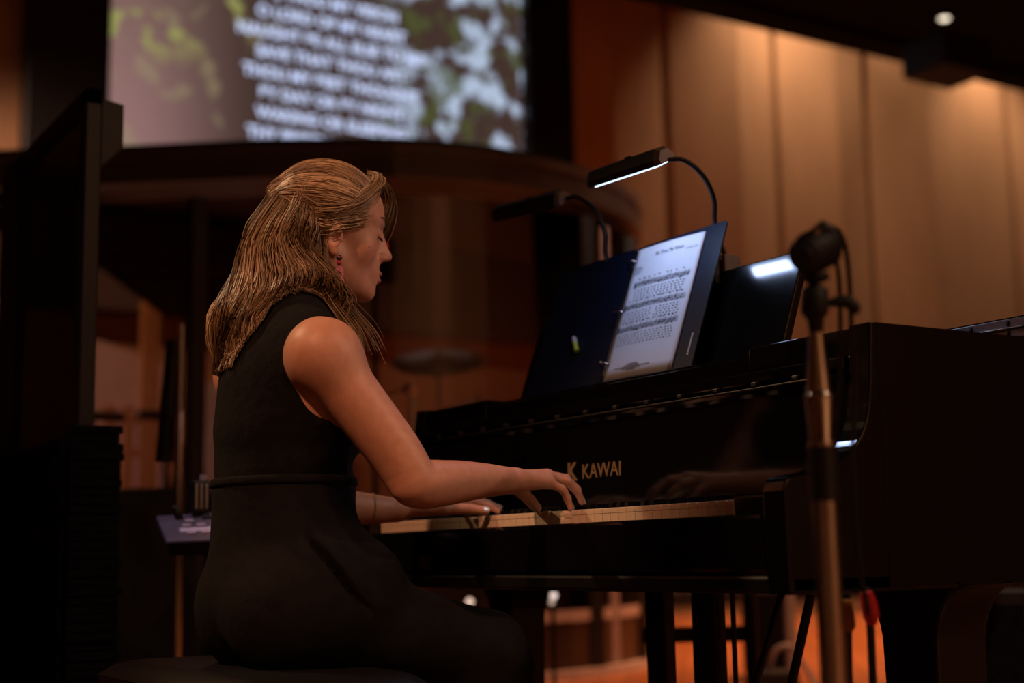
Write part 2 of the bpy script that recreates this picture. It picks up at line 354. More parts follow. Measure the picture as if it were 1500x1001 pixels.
# foam panels under the roof, in bands
def left_edge(x): return dl.y+(x-dl.x)*(dl2.y-dl.y)/(dl2.x-dl.x) if x < dl.x else dl.y+(x-dl.x)*(0-dl.y)/(-6.1-dl.x)
for k in range(6):
    xa, xb = -5.75-k*.52, -6.19-k*.52
    bo.part(MB().prism([(xb, left_edge(xb)+.03), (xa, left_edge(xa)+.03), (xa, 2.62+k*.06), (xb, 2.62+k*.06)], HB-.06, HB+.03, 2, .015), 'foam_panel', M_FOAM)
def resample(poly, n):
    P = [Vector(p) for p in poly]; L = [0.]
    for a, b_ in zip(P, P[1:]): L.append(L[-1]+(b_-a).length)
    o_ = []
    for k in range(n+1):
        t = L[-1]*k/n; i = max(j for j in range(len(L)-1) if L[j] <= t+1e-9); u = (t-L[i])/(L[i+1]-L[i]); o_.append(tuple(P[i].lerp(P[i+1], u)))
    return o_
fr = resample(front, 60)
post_i = [0, 11, 24, 43, 52, 60]
def pix(p):
    d = np.array(p)-CAM; z = d@_fw; return 750+FPX*(d@_R)/z
# choose posts by where they stand in the photograph: beside the railing, and at the round right end
def near_px(px): return min(range(47), key=lambda i: abs(pix((fr[i][0], fr[i][1], 1.6))-px))
post_i = [0, near_px(284), near_px(868), near_px(922), 60]
for i in post_i:
    x, y = fr[i]; w = .045
    bo.part(MB().box((x-w, y-w, 0), (x+w, y+w, HB-.1), .008), 'post', M_BLACK)
i2 = near_px(884); x, y = fr[i2]
bo.part(MB().box((x-.03, y-.03, 0), (x+.03, y+.03, HB-.12), .006), 'edge_strip', mat('pale_edge_strip', (.42, .33, .32), .4))
for i, j in zip(post_i, post_i[1:]):
    seg = fr[i:j+1]
    bo.part(strip(seg, .012, .34, HB-.1), 'pane', M_ACRYL)
    bo.part(strip(seg, .05, .30, .36), 'rail', mat('pale_rail', (.40, .31, .31), .4))
    bo.part(strip(seg, .03, .03, .31), 'kick_panel', mat('dark_kick_panel', (.035, .02, .014), .3))
bo.part(strip(fr, .10, 0, .045, .02), 'base_strip', mat('pale_base_strip', (.42, .34, .34), .45))
# inside the booth: drums, cymbals, boom microphone
def cymbal(px, py, D, r, tilt, lab):
    p = Vector(CAM+ray(px, py)*D)
    c = Local('cymbal', lab, 'cymbal', (p.x, p.y, 0), 'cymbals of the drum kit')
    Mx = Matrix.Translation(p) @ Matrix.Rotation(tilt, 4, Vector(_R)) 
    c.part(MB().lathe([(.001, .03), (.02, .03), (.05, .022), (.06, .012), (r*.6, .004), (r, -.014), (r, -.018), (r*.6, 0), (.05, .01), (.001, .012)], 32, Mx), 'cymbal_disc', M_CYMBAL)
    c.part(MB().tube([(p.x, p.y, .3), (p.x, p.y, p.z+.06)], .012, 8), 'pole', M_CHROME)
    for k in range(3):
        a = k*2.094; c.part(MB().tube([(p.x, p.y, .45), (p.x+.32*math.cos(a), p.y+.32*math.sin(a), .012)], .010, 6), 'leg', M_CHROME)
cymbal(642, 527, 8.7, .29, .42, 'bronze crash cymbal over the drums inside the booth')
cymbal(700, 593, 8.5, .22, .12, 'small low bronze cymbal inside the booth behind the piano')
def drum(loc, r, h, ax, lab, shell):
    c = Local('drum', lab, 'drum', loc, 'drums inside the booth'); Mx = frame_to(loc, ax)
    c.part(MB().lathe([(r, 0), (r, h)], 32, Mx), 'shell', shell)
    for z in (0, h):
        c.part(MB().lathe([(r*.97, z-.012), (r*1.03, z-.012), (r*1.03, z+.012), (r*.97, z+.012), (r*.97, z-.012)], 32, Mx), 'hoop', M_CHROME if h < .3 else M_RED)
        c.part(MB().lathe([(.001, z), (r*.98, z)], 32, Mx), 'head', M_DHEAD)
    for k in range(6):
        a = k*math.pi/3; c.part(MB().tube([Mx @ Vector((r*1.02*math.cos(a), r*1.02*math.sin(a), z)) for z in (.01, h-.01)], .008, 6), 'lug', M_CHROME)
    if abs(ax[2]) < .5:
        for sgn in (-1, 1):
            q = Mx @ Vector((0, 0, h*.3)); c.part(MB().tube([(q.x, q.y+sgn*r*.8, loc[2]-r*.4), (q.x+.1, q.y+sgn*r*1.15, .012)], .011, 6), 'leg', M_CHROME)
    else:
        for k in range(3):
            a = k*2.094; c.part(MB().tube([(loc[0]+r*math.cos(a)*1.02, loc[1]+r*math.sin(a)*1.02, loc[2]+h*.6), (loc[0]+r*math.cos(a)*1.1, loc[1]+r*math.sin(a)*1.1, .012)], .010, 6), 'leg', M_CHROME)
p = Vector(CAM+ray(672, 905)*8.4)
drum((p.x, p.y, .29), .28, .40, (.9, .3, 0), 'red bass drum on the booth floor behind the piano leg', M_DRUM)
p = Vector(CAM+ray(560, 745)*8.6); drum((p.x, p.y, .60), .19, .16, (0, .1, 1), 'snare drum with chrome hoops inside the booth', M_BOOTH)
p = Vector(CAM+ray(480, 760)*8.9); drum((p.x, p.y, .36), .21, .40, (0, 0, 1), 'floor tom standing inside the booth behind the player', M_DRUM)
p = Vector(CAM+ray(605, 640)*6.9)
bmc = Local('boom_microphone', 'boom microphone stand with a bright tip beside the booth', 'microphone', (p.x, p.y, 0))
t1 = Vector(CAM+ray(603, 568)*6.9); t0 = Vector(CAM+ray(560, 588)*6.9)
bmc.part(MB().tube([(p.x, p.y, .03), (p.x, p.y, t1.z-.04)], .016, 10), 'pole', M_CHROME)
bmc.part(MB().tube([t0, t1.lerp(t0, .3)], .011, 8), 'boom', M_CHROME)
bmc.part(MB().tube([t1.lerp(t0, .35), t1.lerp(t0, .1), t1, t1+(t1-t0)*.12], [.018, .028, .036, .02], 12), 'microphone_head', mat('pale_microphone', (.62, .48, .38), .35, .6))
bmc.part(MB().lathe([(.001, .03), (.03, .03), (.16, .012), (.16, 0), (.001, 0)], 24, Matrix.Translation((p.x, p.y, 0))), 'round_base', M_BLACK)
p = Vector(CAM+ray(564, 360)*7.9)
li = Local('speaker_monitor', 'dark speaker on a pole inside the booth with a red light', 'speaker', (p.x, p.y, 0))
li.part(MB().box((p.x-.16, p.y-.10, p.z-.20), (p.x-.02, p.y+.10, p.z+.05), .02), 'cabinet', M_BLACK)
li.part(MB().tube([(p.x-.13, p.y, .04), (p.x-.13, p.y, p.z-.2)], .018, 10), 'pole', M_BLACK)
li.part(MB().lathe([(.001, .03), (.04, .03), (.2, .012), (.2, 0), (.001, 0)], 24, Matrix.Translation((p.x-.13, p.y, 0))), 'round_base', M_BLACK)
li.part(MB().lathe([(.001, .012), (.010, .008), (.013, 0)], 12, frame_to((p.x-.02, p.y, p.z), (1, 0, 0))), 'red_light', emat('red_indicator', (1, .02, .02), 5))

# ------------------------------------------------------------------ hanging loudspeaker and ceiling lamp
a, c = on(0, -8., 1330, 85), on(0, -8., 1440, 60)
c.y -= .50
sp_ = Local('hanging_loudspeaker', 'black loudspeaker box hanging below the dark ceiling before the tan panels', 'loudspeaker', (-7.8, (a.y+c.y)/2, 5.7))
sp_.part(MB().box((-8.1, a.y, 5.72), (-7.5, c.y, 6.12), .03), 'cabinet', M_BLACK)
sp_.part(MB().box((-8.12, a.y+.08, 5.80), (-8.09, c.y-.08, 6.05), .01), 'grille', M_FELT)
for q in (a.y+.15, c.y-.15): sp_.part(MB().tube([(-7.8, q, 6.1), (-7.8, q, 7.01)], .012, 6), 'hanging_rod', M_BLACK)
p = on(2, 6.99, 1383, 25)
dw = Local('ceiling_downlight', 'small bright recessed downlight in the dark ceiling', 'ceiling light', (p.x, p.y, 6.98))
dw.part(MB().lathe([(.06, .0), (.10, .0), (.10, .03), (.06, .03), (.06, .0)], 20, Matrix.Translation((p.x, p.y, 6.97))), 'trim_ring', M_BLACK)
dw.part(MB().lathe([(.001, -.02), (.05, -.015), (.085, .01)], 20, Matrix.Translation((p.x, p.y, 6.975))), 'bulb', emat('warm_bulb', (1, .85, .65), 2.2))

light('ceiling_downlight_lamp', 'SPOT', (p.x, p.y, 6.93), (p.x, p.y, 0), 120, (1, .8, .58), .05, 80, .6)

# ------------------------------------------------------------------ sound shield on the left
SY = -.53
x0, x1 = -1.11, -1.86
sh = Local('sound_shield', 'black sound absorbing screen with a framed clear upper pane', 'sound shield', ((x0+x1)/2, SY, 0))
sh.part(MB().box((x0-.025, SY-.02, .90), (x0+.025, SY+.02, 1.80), .004), 'post', M_BLACK)
sh.part(MB().box((x1-.06, SY-.03, .90), (x1+.04, SY+.02, 1.80), .004), 'post', M_BLACK)
sh.part(MB().box((x1-.06, SY-.02, 1.755), (x0+.025, SY+.02, 1.80), .004), 'top_rail', M_BLACK)
sh.part(MB().box((x1, SY-.004, .92), (x0, SY+.004, 1.77)), 'pane', M_ACRYL2)
lowm = MB(); nx, nz = 20, 24
sh.part(MB().box((x1-.35, SY-.07, 0.02), (x0+.07, SY+.08, .95), .03), 'absorber', M_FELT)
# ragged felt trim along the near edge
rt = MB()
for k in range(46):
    z = .03+k*.0205; q = random.uniform(.010, .026)
    rt.box((x0+.05, SY-.05, z), (x0+.07+q, SY+.05+q, z+.019), .004)
sh.part(rt, 'felt_edge', M_FELT)
for q in (x0-.05, x1-.2): sh.part(MB().box((q-.03, SY-.22, 0), (q+.03, SY+.22, .03), .008), 'foot', M_BLACK)
b1 = Vector((x0+.02, SY+.02, 1.62))
sh.part(MB().prism([(SY+.02, 1.78), (SY+.075, 1.77), (SY+.075, 1.66), (SY+.02, 1.60)], x0-.015, x0+.015, 0, .003), 'hinge_plate', M_BLACK)
sh.part(MB().lathe([(.001, .01), (.006, .007), (.008, 0)], 10, frame_to((x0+.03, SY, .93), (1, -.3, .2))), 'bolt', M_CHROME)
# dark padded floor panels between the shield and the booth
for k, (px, D, w, h, rz) in enumerate(((178, 6.2, .36, .98, .9), (250, 6.6, .40, .98, .6))):
    p = Vector(CAM+ray(px, 860)*D)
    gp = Local('padded_panel', ['dark padded floor panel beside the ragged felt edge', 'dark padded floor panel behind the violet mixer'][k], 'padded panel', (p.x, p.y, 0))
    Mx = Matrix.Translation((p.x, p.y, 0)) @ Matrix.Rotation(rz, 4, 'Z')
    gp.part(MB().box((-w, -.05, .03), (w, .05, h), .03, Mx), 'pad', mat('grey_padding', (.05, .048, .047), .9, vary=.5, scale=6, bump=.4))
    for q in (-.6, .6): gp.part(MB().box((q*w-.03, -.16, 0), (q*w+.03, .16, .04), .008, Mx), 'foot', M_BLACK)
# chrome stand pole behind the mixer
p = Vector(CAM+ray(262, 700)*4.6)
zt = (Vector(CAM+ray(268, 470)*4.6)).z; zj = (Vector(CAM+ray(264, 625)*4.6)).z
cs = Local('microphone_stand', 'tall chrome stand pole behind the violet mixer', 'stand', (p.x, p.y, 0), None)
cs.part(MB().tube([(p.x, p.y, .05), (p.x, p.y, zj)], .016, 12), 'lower_tube', M_CHROME)
cs.part(MB().tube([(p.x, p.y, zj), (p.x, p.y, zt)], .011, 12), 'upper_tube', M_STEEL)
cs.part(MB().tube([(p.x, p.y, zj-.06), (p.x, p.y, zj+.05)], .022, 12), 'clutch', M_CHROME)
cs.part(MB().tube([(p.x-.03, p.y-.01, zt-.05), (p.x-.06, p.y-.03, zt-.45)], .030, 10), 'hanging_case', M_BLACK)
cs.part(MB().lathe([(.001, .03), (.02, .03), (.14, .012), (.14, 0), (.001, 0)], 24, Matrix.Translation((p.x, p.y, 0))), 'round_base', M_BLACK)
# violet personal mixer on its stand
D = 3.2
c00, c10, c01, c11 = [Vector(CAM+ray(x, y)*d) for x, y, d in ((227, 757, 3.30), (318, 752, 3.24), (243, 797, 3.16), (330, 793, 3.10))]
ux = (c10-c00)*2.4; uy = c01-c00; un = ux.cross(uy).normalized()
if un.dot(Vector(CAM)-c00) < 0: un = -un
mx = Local('monitor_mixer', 'violet lit personal monitor mixer with pale buttons and tape strip', 'mixer', (c00+ux*.5).to_tuple()[:2]+(0,))
def pl(u, v, h=0.): return c00+ux*u+uy*v+un*h
def slab(u0, u1, v0, v1, h0, h1):
    vs = [pl(u, v, h) for h in (h0, h1) for u, v in ((u0, v0), (u1, v0), (u1, v1), (u0, v1))]
    return MB().add(vs, [(0, 3, 2, 1), (4, 5, 6, 7), (0, 1, 5, 4), (1, 2, 6, 5), (2, 3, 7, 6), (3, 0, 4, 7)])
mx.part(slab(0, 1, 0, 1, -.032, 0), 'housing', M_BLACK); mx.part(slab(.012, .988, .03, .97, 0, .003), 'face_plate', M_MIXER)
for k in range(8):
    u = .155+k*.095
    mx.part(slab(u, u+.055, .42, .50, .003, .007), 'button', M_BUTTON); mx.part(slab(u+.01, u+.065, .68, .76, .003, .007), 'button', M_BUTTON)
    if k not in (1,): mx.part(slab(u+.03, u+.085, .26, .34, .003, .007), 'button', M_BUTTON)
mx.part(slab(.125, .93, .53, .66, .003, .0045), 'tape_strip', M_PAPER)
mx.part(slab(.30, .62, -.0, .24, .003, .006), 'display', M_BLACK)
for k in range(3): mx.part(slab(.37+k*.06, .41+k*.06, .15, .21, .006, .009), 'yellow_key', M_YELLOW)
for u in (.155,): mx.part(MB().lathe([(.001, .030), (.007, .030), (.009, .0)], 14, frame_to(pl(u, .12, .003), un)), 'knob', M_BLACK)
pm = pl(.5, .5, -.03)
mx.part(MB().tube([(pm.x, pm.y, .03), (pm.x, pm.y, pm.z)], .011, 10), 'stand_pole', M_CHROME)
mx.part(MB().box((pm.x-.03, pm.y-.03, pm.z-.05), (pm.x+.03, pm.y+.03, pm.z+.005), .006), 'mount', M_BLACK)
for k in range(3):
    aa = k*2.094+.4; mx.part(MB().tube([(pm.x, pm.y, .22), (pm.x+.24*math.cos(aa), pm.y+.24*math.sin(aa), .012)], .009, 8), 'leg', M_BLACK)
p = pl(.30, .02, .004)
bt = Local('earphone_pack', 'small upright black pack with a white tip behind the mixer', 'radio pack', p)
bt.part(MB().box((p.x-.014, p.y-.022, p.z-.002), (p.x+.014, p.y+.022, p.z+.075), .006), 'case', M_BLACK)
bt.part(MB().tube([(p.x, p.y+.008, p.z+.074), (p.x, p.y+.008, p.z+.088)], .007, 10), 'white_tip', M_BUTTON)
for k in (-1, 0, 1): bt.part(MB().box((p.x+.013, p.y+k*.012-.003, p.z+.01), (p.x+.0155, p.y+k*.012+.003, p.z+.065), .001), 'rib', M_STEEL)

# ================================================================== GRAND PIANO
pn = Local('grand_piano', 'black lacquered grand piano with open keyboard and folded lid', 'piano', (0, .6, 0))
XO = .735; ZK = .735; KP = .02356; XR = .6135
pn.part(MB().box((-XO, -.030, .594), (XO, .62, .622), .006), 'keybed', M_PIANOS)
pn.part(MB().box((-XO+.05, -.034, .624), (XO-.05, -.012, .711), .007), 'keyslip', M_PIANO)
pn.part(MB().box((-XO+.05, -.010, .622), (XO-.05, .16, .705)), 'key_frame', M_PIANOS)
for s in (-1, 1):
    xa, xb = sorted((s*(XR+.0015), s*(XO-.047)))
    pn.part(MB().box((xa, -.030, .622), (xb, .15, ZK+.004), .004), 'cheek_block', M_PIANO)
    prof = [(.22, .594), (-.034, .594), (-.036, .70)]
    prof += [(-.036+.022*(1-math.cos(t*math.pi/2)), .742+.022*math.sin(t*math.pi/2)) for t in np.linspace(0, 1, 6)]
    prof += [(.034, .772)]
    prof += [(p_.x, p_.y) for p_ in bez([(.034, .772, 0), (.076, .788, 0), (.106, .807, 0), (.126, .830, 0), (.140, .862, 0), (.148, .907, 0)], 14)[1:]]
    prof += [(.156, 1.0), (.22, 1.0)]
    xa, xb = sorted((s*(XO-.047), s*(XO+.0)))
    pn.part(MB().prism(prof, xa, xb, 0, .003), 'arm', M_PIANO)
# outer rim
outl = [(XO+.0006, .166), (XO+.0006, .75)]+[(p_.x, p_.y) for p_ in bez([(XO, .75, 0), (.70, .95, 0), (.56, 1.12, 0), (.34, 1.26, 0), (.17, 1.42, 0), (.02, 1.62, 0), (-.16, 1.76, 0), (-.42, 1.80, 0), (-.64, 1.74, 0), (-XO, 1.55, 0)], 54)[1:]]+[(-XO-.0006, .166)]
rp = [Vector(q) for q in outl]; inn = []
for i, q in enumerate(rp):
    t = (rp[min(i+1, len(rp)-1)]-rp[max(i-1, 0)]).normalized(); inn.append(q+Vector((-t.y, t.x))*.055)
n = len(rp); vs = [(q.x, q.y, z) for L_ in (rp, inn) for z in (.600, 1.0) for q in L_]; fs = []
for i in range(n-1): fs += [(i, i+1, n+i+1, n+i), (2*n+i+1, 2*n+i, 3*n+i, 3*n+i+1), (n+i, n+i+1, 3*n+i+1, 3*n+i), (i+1, i, 2*n+i, 2*n+i+1)]
fs += [(0, n, 3*n, 2*n), (n-1, 3*n-1, 4*n-1, 2*n-1)]
mbr = MB().add(vs, fs); pn.part(mbr, 'rim', M_PIANO)
inpoly = [(q.x, q.y) for q in inn]
pn.part(MB().prism(inpoly, .70, .72, 2), 'soundboard', M_WOOD)
pn.part(MB().prism([(x, max(y, .36)) for x, y in inpoly], .90, .915, 2), 'iron_plate', M_GOLD)
# fallboard with lettering, upper lip and hinge strip
fb = [(.150, .742), (.150, .910), (.141, .916), (.139, .921), (.139, .926), (.190, .930), (.200, .742)]
fbo = pn.part(MB().prism(fb, -XO+.047, XO-.047, 0, .001), 'fallboard', M_PIANO)
M_DIM = mat('shaded_hinge_metal', (.10, .09, .08), .4, .8)  # steel darkened here, the shade on the hinge put into its colour
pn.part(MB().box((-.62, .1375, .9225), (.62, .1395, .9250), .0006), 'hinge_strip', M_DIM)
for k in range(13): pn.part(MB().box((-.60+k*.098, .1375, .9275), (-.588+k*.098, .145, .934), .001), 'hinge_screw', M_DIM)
me = text_mesh('KAWAI', .040, 'LEFT', .0006); o = obj('lettering', me, M_BRASS, fbo, loc=Vector((-.036, .1492, .803))-Vector((0, .6, 0))); o.rotation_euler = (R(90), 0, 0)
me = text_mesh('K', .050, 'LEFT', .0006, .001); o = obj('emblem', me, M_BRASS, fbo, loc=Vector((-.086, .1492, .802))-Vector((0, .6, 0))); o.rotation_euler = (R(90), 0, 0)
# music shelf, side blocks
pn.part(MB().box((-XO+.05, .143, .932), (XO-.05, .34, .953), .003), 'music_shelf', M_PIANO)
for s in (-1, 1):
    xa, xb = sorted((s*.437, s*(XO-.05))); pn.part(MB().box((xa, .172, .953), (xb, .36, 1.0), .003), 'side_block', M_PIANO)
pn.part(MB().box((-.432, .178, .953), (.432, .36, .986), .003), 'desk_tray', M_PIANO)
pn.part(MB().box((-.432, .196, .986), (.432, .206, .994), .002), 'tray_lip', M_PIANO)
# tilted music desk panel: rounded upper corners
TL = math.atan2(.075, .21); DB = Vector((0, .252, .986))
ddir = Vector((0, math.sin(TL), math.cos(TL))); dn = Vector((0, -math.cos(TL), math.sin(TL)))
def desk_pt(u, v, h=0.): return DB+Vector((u, 0, 0))+ddir*v+dn*h
HD = .218; rc = .032; poly = [(-.432, 0), (.425, 0)]
poly += [(.425-rc+rc*math.cos(t), HD-rc+rc*math.sin(t)) for t in np.linspace(0, math.pi/2, 7)]+[(-.432+rc-rc*math.sin(t), HD-rc+rc*math.cos(t)) for t in np.linspace(0, math.pi/2, 7)]
def plate(poly, h0, h1, fn, b=0.):
    mb = MB().prism(poly, h0, h1, 2, b); mb.v = [tuple(fn(*p)) for p in mb.v]; return mb
pn.part(plate(poly, -.018, 0, desk_pt, .003), 'music_desk', M_PIANO)
for s in (-.25, .25): pn.part(MB().box((s-.015, .30, .985), (s+.015, .345, 1.12), .003), 'desk_prop', M_PIANOS)
# keys
wk = MB(); wk.box((.0006, .0, .7255), (KP-.0006, .149, ZK), .0012); wk.box((.0007, .0007, .690), (KP-.0009, .149, .7256)); wkm = wk.mesh('white_key'); wkm.materials.append(M_IVORY)
bk = MB(); bk.prism([(.050, .735), (.053, .7465), (.057, .7475), (.149, .7475), (.149, .735)], -.0048, .0048, 0, .0012); bkm = bk.mesh('black_key'); bkm.materials.append(M_EBONY)
OFF = Vector((0, .6, 0))
for i in range(52):
    o = obj('white_key', wkm, None, pn.o, loc=Vector((XR-(i+1)*KP, 0, 0))-OFF)
    if i in (20, 34): o.location.z -= .004
    if i < 51 and i % 7 not in (0, 4): obj('black_key', bkm, None, pn.o, loc=Vector((XR-(i+1)*KP, 0, 0))-OFF)
xk = XR-24*KP
pn.part(MB().box((xk+.001, -.0016, .7265), (xk+KP-.001, .004, .7362), .0006), 'lit_key_edge', mat('key_edge_highlight', (.85, .72, .55), .3))  # added pale plate paints the bright lit edge of one key
pn.part(MB().box((xk+.0035, -.0022, .7280), (xk+KP-.0035, .0, .7345), .0004), 'lit_key_edge', mat('orange_plate_core', (.62, .36, .16), .3))  # orange centre of the added plate
# lid: closed main lid, front flap folded back on it, bright hinge along the fold
lid = [(.745, .53), (.745, .76)]+[(q.x+.012, q.y+.012) for q in rp[2:-1]]+[(-.747, 1.5), (-.747, .53)]
pn.part(MB().prism(lid, 1.002, 1.020, 2, .003), 'lid', M_PIANO)
pn.part(MB().box((-.745, .535, 1.023), (.745, .86, 1.042), .004), 'lid_flap', M_PIANO)
hg = pn.part(MB().box((-.74, .524, 1.004), (.74, .531, 1.037), .001), 'lid_hinge', M_STEEL)
for k in range(19):
    for z in (1.012, 1.029):
        pn.part(MB().lathe([(.001, .0015), (.004, .001), (.0045, 0)], 8, frame_to((-.70+k*.0775, .5238, z), (0, -1, 0))), 'screw', M_BLACK, hg)
pn.part(MB().tube([(-.74, .521, 1.0205), (.74, .521, 1.0205)], .0035, 8), 'hinge_pin', M_CHROME, hg)
# legs with flared brackets
for (lx, ly, w) in ((-.635, .37, .048), (.625, .375, .058), (-.31, 1.50, .045)):
    zt = .60 if ly < 1 else .70
    prof = [(-w*.82, .06), (-w*.95, .40), (-w, zt-.11)]+[(-w-(.075 if ly < 1 else .02)*(1-math.cos(t)), zt-.10+.10*math.sin(t)) for t in np.linspace(.15, math.pi/2, 8)]
    prof = prof+[(-a_, b_) for a_, b_ in prof[::-1]]
    lg = pn.part(MB().prism([(lx+a_, b_) for a_, b_ in prof], ly-w, ly+w, 1, .006), 'leg', M_PIANOS)
    pn.part(MB().lathe([(.001, 0), (.028, 0), (.03, .03), (.018, .062), (.001, .062)], 16, Matrix.Translation((lx, ly, 0))), 'caster', M_BRASS, lg)
# pedal lyre
ly = .375
for xa, xb in ((-.126, -.062), (.029, .096)): pn.part(MB().box((xa, .360, .10), (xb, .390, .60), .005), 'lyre_post', M_PIANOS)
pn.part(MB().box((-.14, ly-.03, .580), (.11, ly+.03, .60), .004), 'lyre_block', M_PIANOS)
pn.part(MB().box((-.18, ly-.10, .05), (.14, ly+.04, .12), .01), 'pedal_box', M_PIANO)
for k in (-1, 0, 1): pn.part(MB().box((-.02+k*.075-.014, ly-.22, .055), (-.02+k*.075+.014, ly-.08, .068), .004), 'pedal', M_BRASS)
for k in (.004, .122): pn.part(MB().tube([(k, ly+.01, .11), (k, ly+.01, .60)], .005, 8), 'pedal_rod', M_BLACK)
pn.part(MB().tube([(-.02, ly+.05, .1), (-.02, ly+.32, .68)], .008, 8), 'lyre_brace', M_BLACK)

# ------------------------------------------------------------------ bench
bx0, bx1, by0, by1 = -.40, .31, -.685, -.365
be = Local('piano_bench', 'black padded piano bench under the player', 'bench', (-.05, -.55, 0))
def cushion():
    bm = bmesh.new(); bmesh.ops.create_grid(bm, x_segments=24, y_segments=14, size=.5); vs = []
    for v in bm.verts:
        u, w = v.co.x*2, v.co.y*2; e = (1-abs(u)**10)*(1-abs(w)**8)
        v.co = Vector(((bx0+bx1)/2+u*(bx1-bx0)/2, (by0+by1)/2+w*(by1-by0)/2, .455+.030*max(e, 0)**.45))
    top = MB().bm(bm, None, True)
    return top.box((bx0, by0, .415), (bx1, by1, .457), .008)
be.part(cushion(), 'cushion', M_VINYL)
be.part(MB().box((bx0+.01, by0+.01, .36), (bx1-.01, by1-.01, .416), .005), 'apron', M_PIANOS)
for xa in (bx0+.04, bx1-.04):
    for ya in (by0+.04, by1-.04): be.part(MB().box((xa-.025, ya-.025, 0), (xa+.025, ya+.025, .37), .005), 'leg', M_PIANOS)

# ------------------------------------------------------------------ ring binder with the hymn sheet
bi = Local('ring_binder', 'open black ring binder leaning on the piano music desk', 'binder', (0, .23, .995))
SPX = -.056; HBIND = .312
def bnd(u, v, h=0.): return Vector((0, .238, .9905))+Vector((u, 0, 0))+ddir*v+dn*(h+.010)
def rrect(u0, u1, v0, v1, r):
    P = []
    for cx2, cy2, a0 in ((u1-r, v0+r, -90), (u1-r, v1-r, 0), (u0+r, v1-r, 90), (u0+r, v0+r, 180)):
        P += [(cx2+r*math.cos(R(a0+k*22.5)), cy2+r*math.sin(R(a0+k*22.5))) for k in range(5)]
    return P
bi.part(plate(rrect(SPX-.300, SPX-.022, 0, HBIND, .008), 0, .0035, bnd), 'front_cover', M_BINDER)
bi.part(plate(rrect(SPX+.006, SPX+.272, 0, HBIND, .008), 0, .0035, bnd), 'back_cover', M_BINDER)
bi.part(plate(rrect(SPX-.024, SPX+.008, 0, HBIND, .004), -.002, .0015, bnd), 'spine', M_BINDER)
bi.part(plate(rrect(SPX-.016, SPX+.002, .02, HBIND-.015, .004), .0015, .005, bnd), 'ring_plate', M_STEEL)
for v in (.040, .156, .272):
    pts = [bnd(SPX-.007+.017*math.cos(t), v, .004+.019*math.sin(t)) for t in np.linspace(-.25, math.pi+.25, 15)]
    bi.part(MB().tube(pts, .0019, 8), 'ring', M_CHROME)
bi.part(MB().tube([bnd(SPX-.007, HBIND-.012, .004), bnd(SPX-.007, HBIND-.004, .010)], .004, 8), 'ring_lever', M_CHROME)
for k in range(9): bi.part(plate([(SPX+.250, .030+k*.0052), (SPX+.2545, .030+k*.0052), (SPX+.2545, .0338+k*.0052), (SPX+.250, .0338+k*.0052)], .0035, .0042, bnd), 'printed_mark', M_BUTTON)
bi.part(plate(rrect(-.300, -.286, .080, .108, .004), .0036, .006, bnd), 'yellow_tab', mat('yellow_green_tab', (.55, .62, .10), .5)) if False else None
PX0, PX1, PV0, PV1 = SPX+.004, SPX+.214, .002, .299
sh_ = Local('sheet_music', 'white hymn sheet clipped in the open binder', 'sheet music', (0, .23, 1.0))
def pg(u, v, h=0.):
    t = (u-PX0)/(PX1-PX0); return bnd(u, v, h+.0075+.006*math.sin(max(0, min(1, t))*math.pi)*.5+.004*(1-t))
grid = MB(); nu, nv = 16, 12
vs = [pg(PX0+(PX1-PX0)*i/nu, PV0+(PV1-PV0)*j/nv, h) for h in (0, -.0035) for j in range(nv+1) for i in range(nu+1)]; N_ = (nu+1)*(nv+1); fs = []
for j in range(nv):
    for i in range(nu):
        a = j*(nu+1)+i; fs.append((a, a+1, a+nu+2, a+nu+1)); fs.append((N_+a, N_+a+nu+1, N_+a+nu+2, N_+a+1))
for i in range(nu): fs += [(i, N_+i, N_+i+1, i+1), (nv*(nu+1)+i, nv*(nu+1)+i+1, N_+nv*(nu+1)+i+1, N_+nv*(nu+1)+i)]
for j in range(nv): fs += [(j*(nu+1), (j+1)*(nu+1), N_+(j+1)*(nu+1), N_+j*(nu+1)), (j*(nu+1)+nu, N_+j*(nu+1)+nu, N_+(j+1)*(nu+1)+nu, (j+1)*(nu+1)+nu)]
sh_.part(grid.add(vs, fs, True), 'page', M_PAPER)
def ink(quads, name):
    mb = MB()
    for (u0, v0, u1, v1) in quads: mb.add([pg(u0, v0, .0006), pg(u1, v0, .0006), pg(u1, v1, .0006), pg(u0, v1, .0006)], [(0, 1, 2, 3)])
    return sh_.part(mb, name, M_INK, kind='stuff')
W_ = PX1-PX0
me = text_mesh('Be Thou My Vision', .0115)
for v in me.vertices: v.co = pg(PX0+W_*.54+v.co.x, PV1-.026+v.co.y, .0006)-sh_.loc
obj('title', me, M_INK, sh_.o)
rr = random.Random(3); q = [(PX0+.008+k*.0008, PV1-.046-.0048*j, PX0+.008+k*.0008, 0) for j in range(1) for k in range(1)]; q = []
for j in range(4):
    u = PX0+.007
    while u < PX0+.030: w = rr.uniform(.002, .006); q.append((u, PV1-.046-.0045*j, u+w, PV1-.0446-.0045*j)); u += w+.0012
u = PX1-.045
while u < PX1-.012: w = rr.uniform(.002, .006); q.append((u, PV1-.030, u+w, PV1-.0286)); u += w+.0012
ink(q, 'small_print')
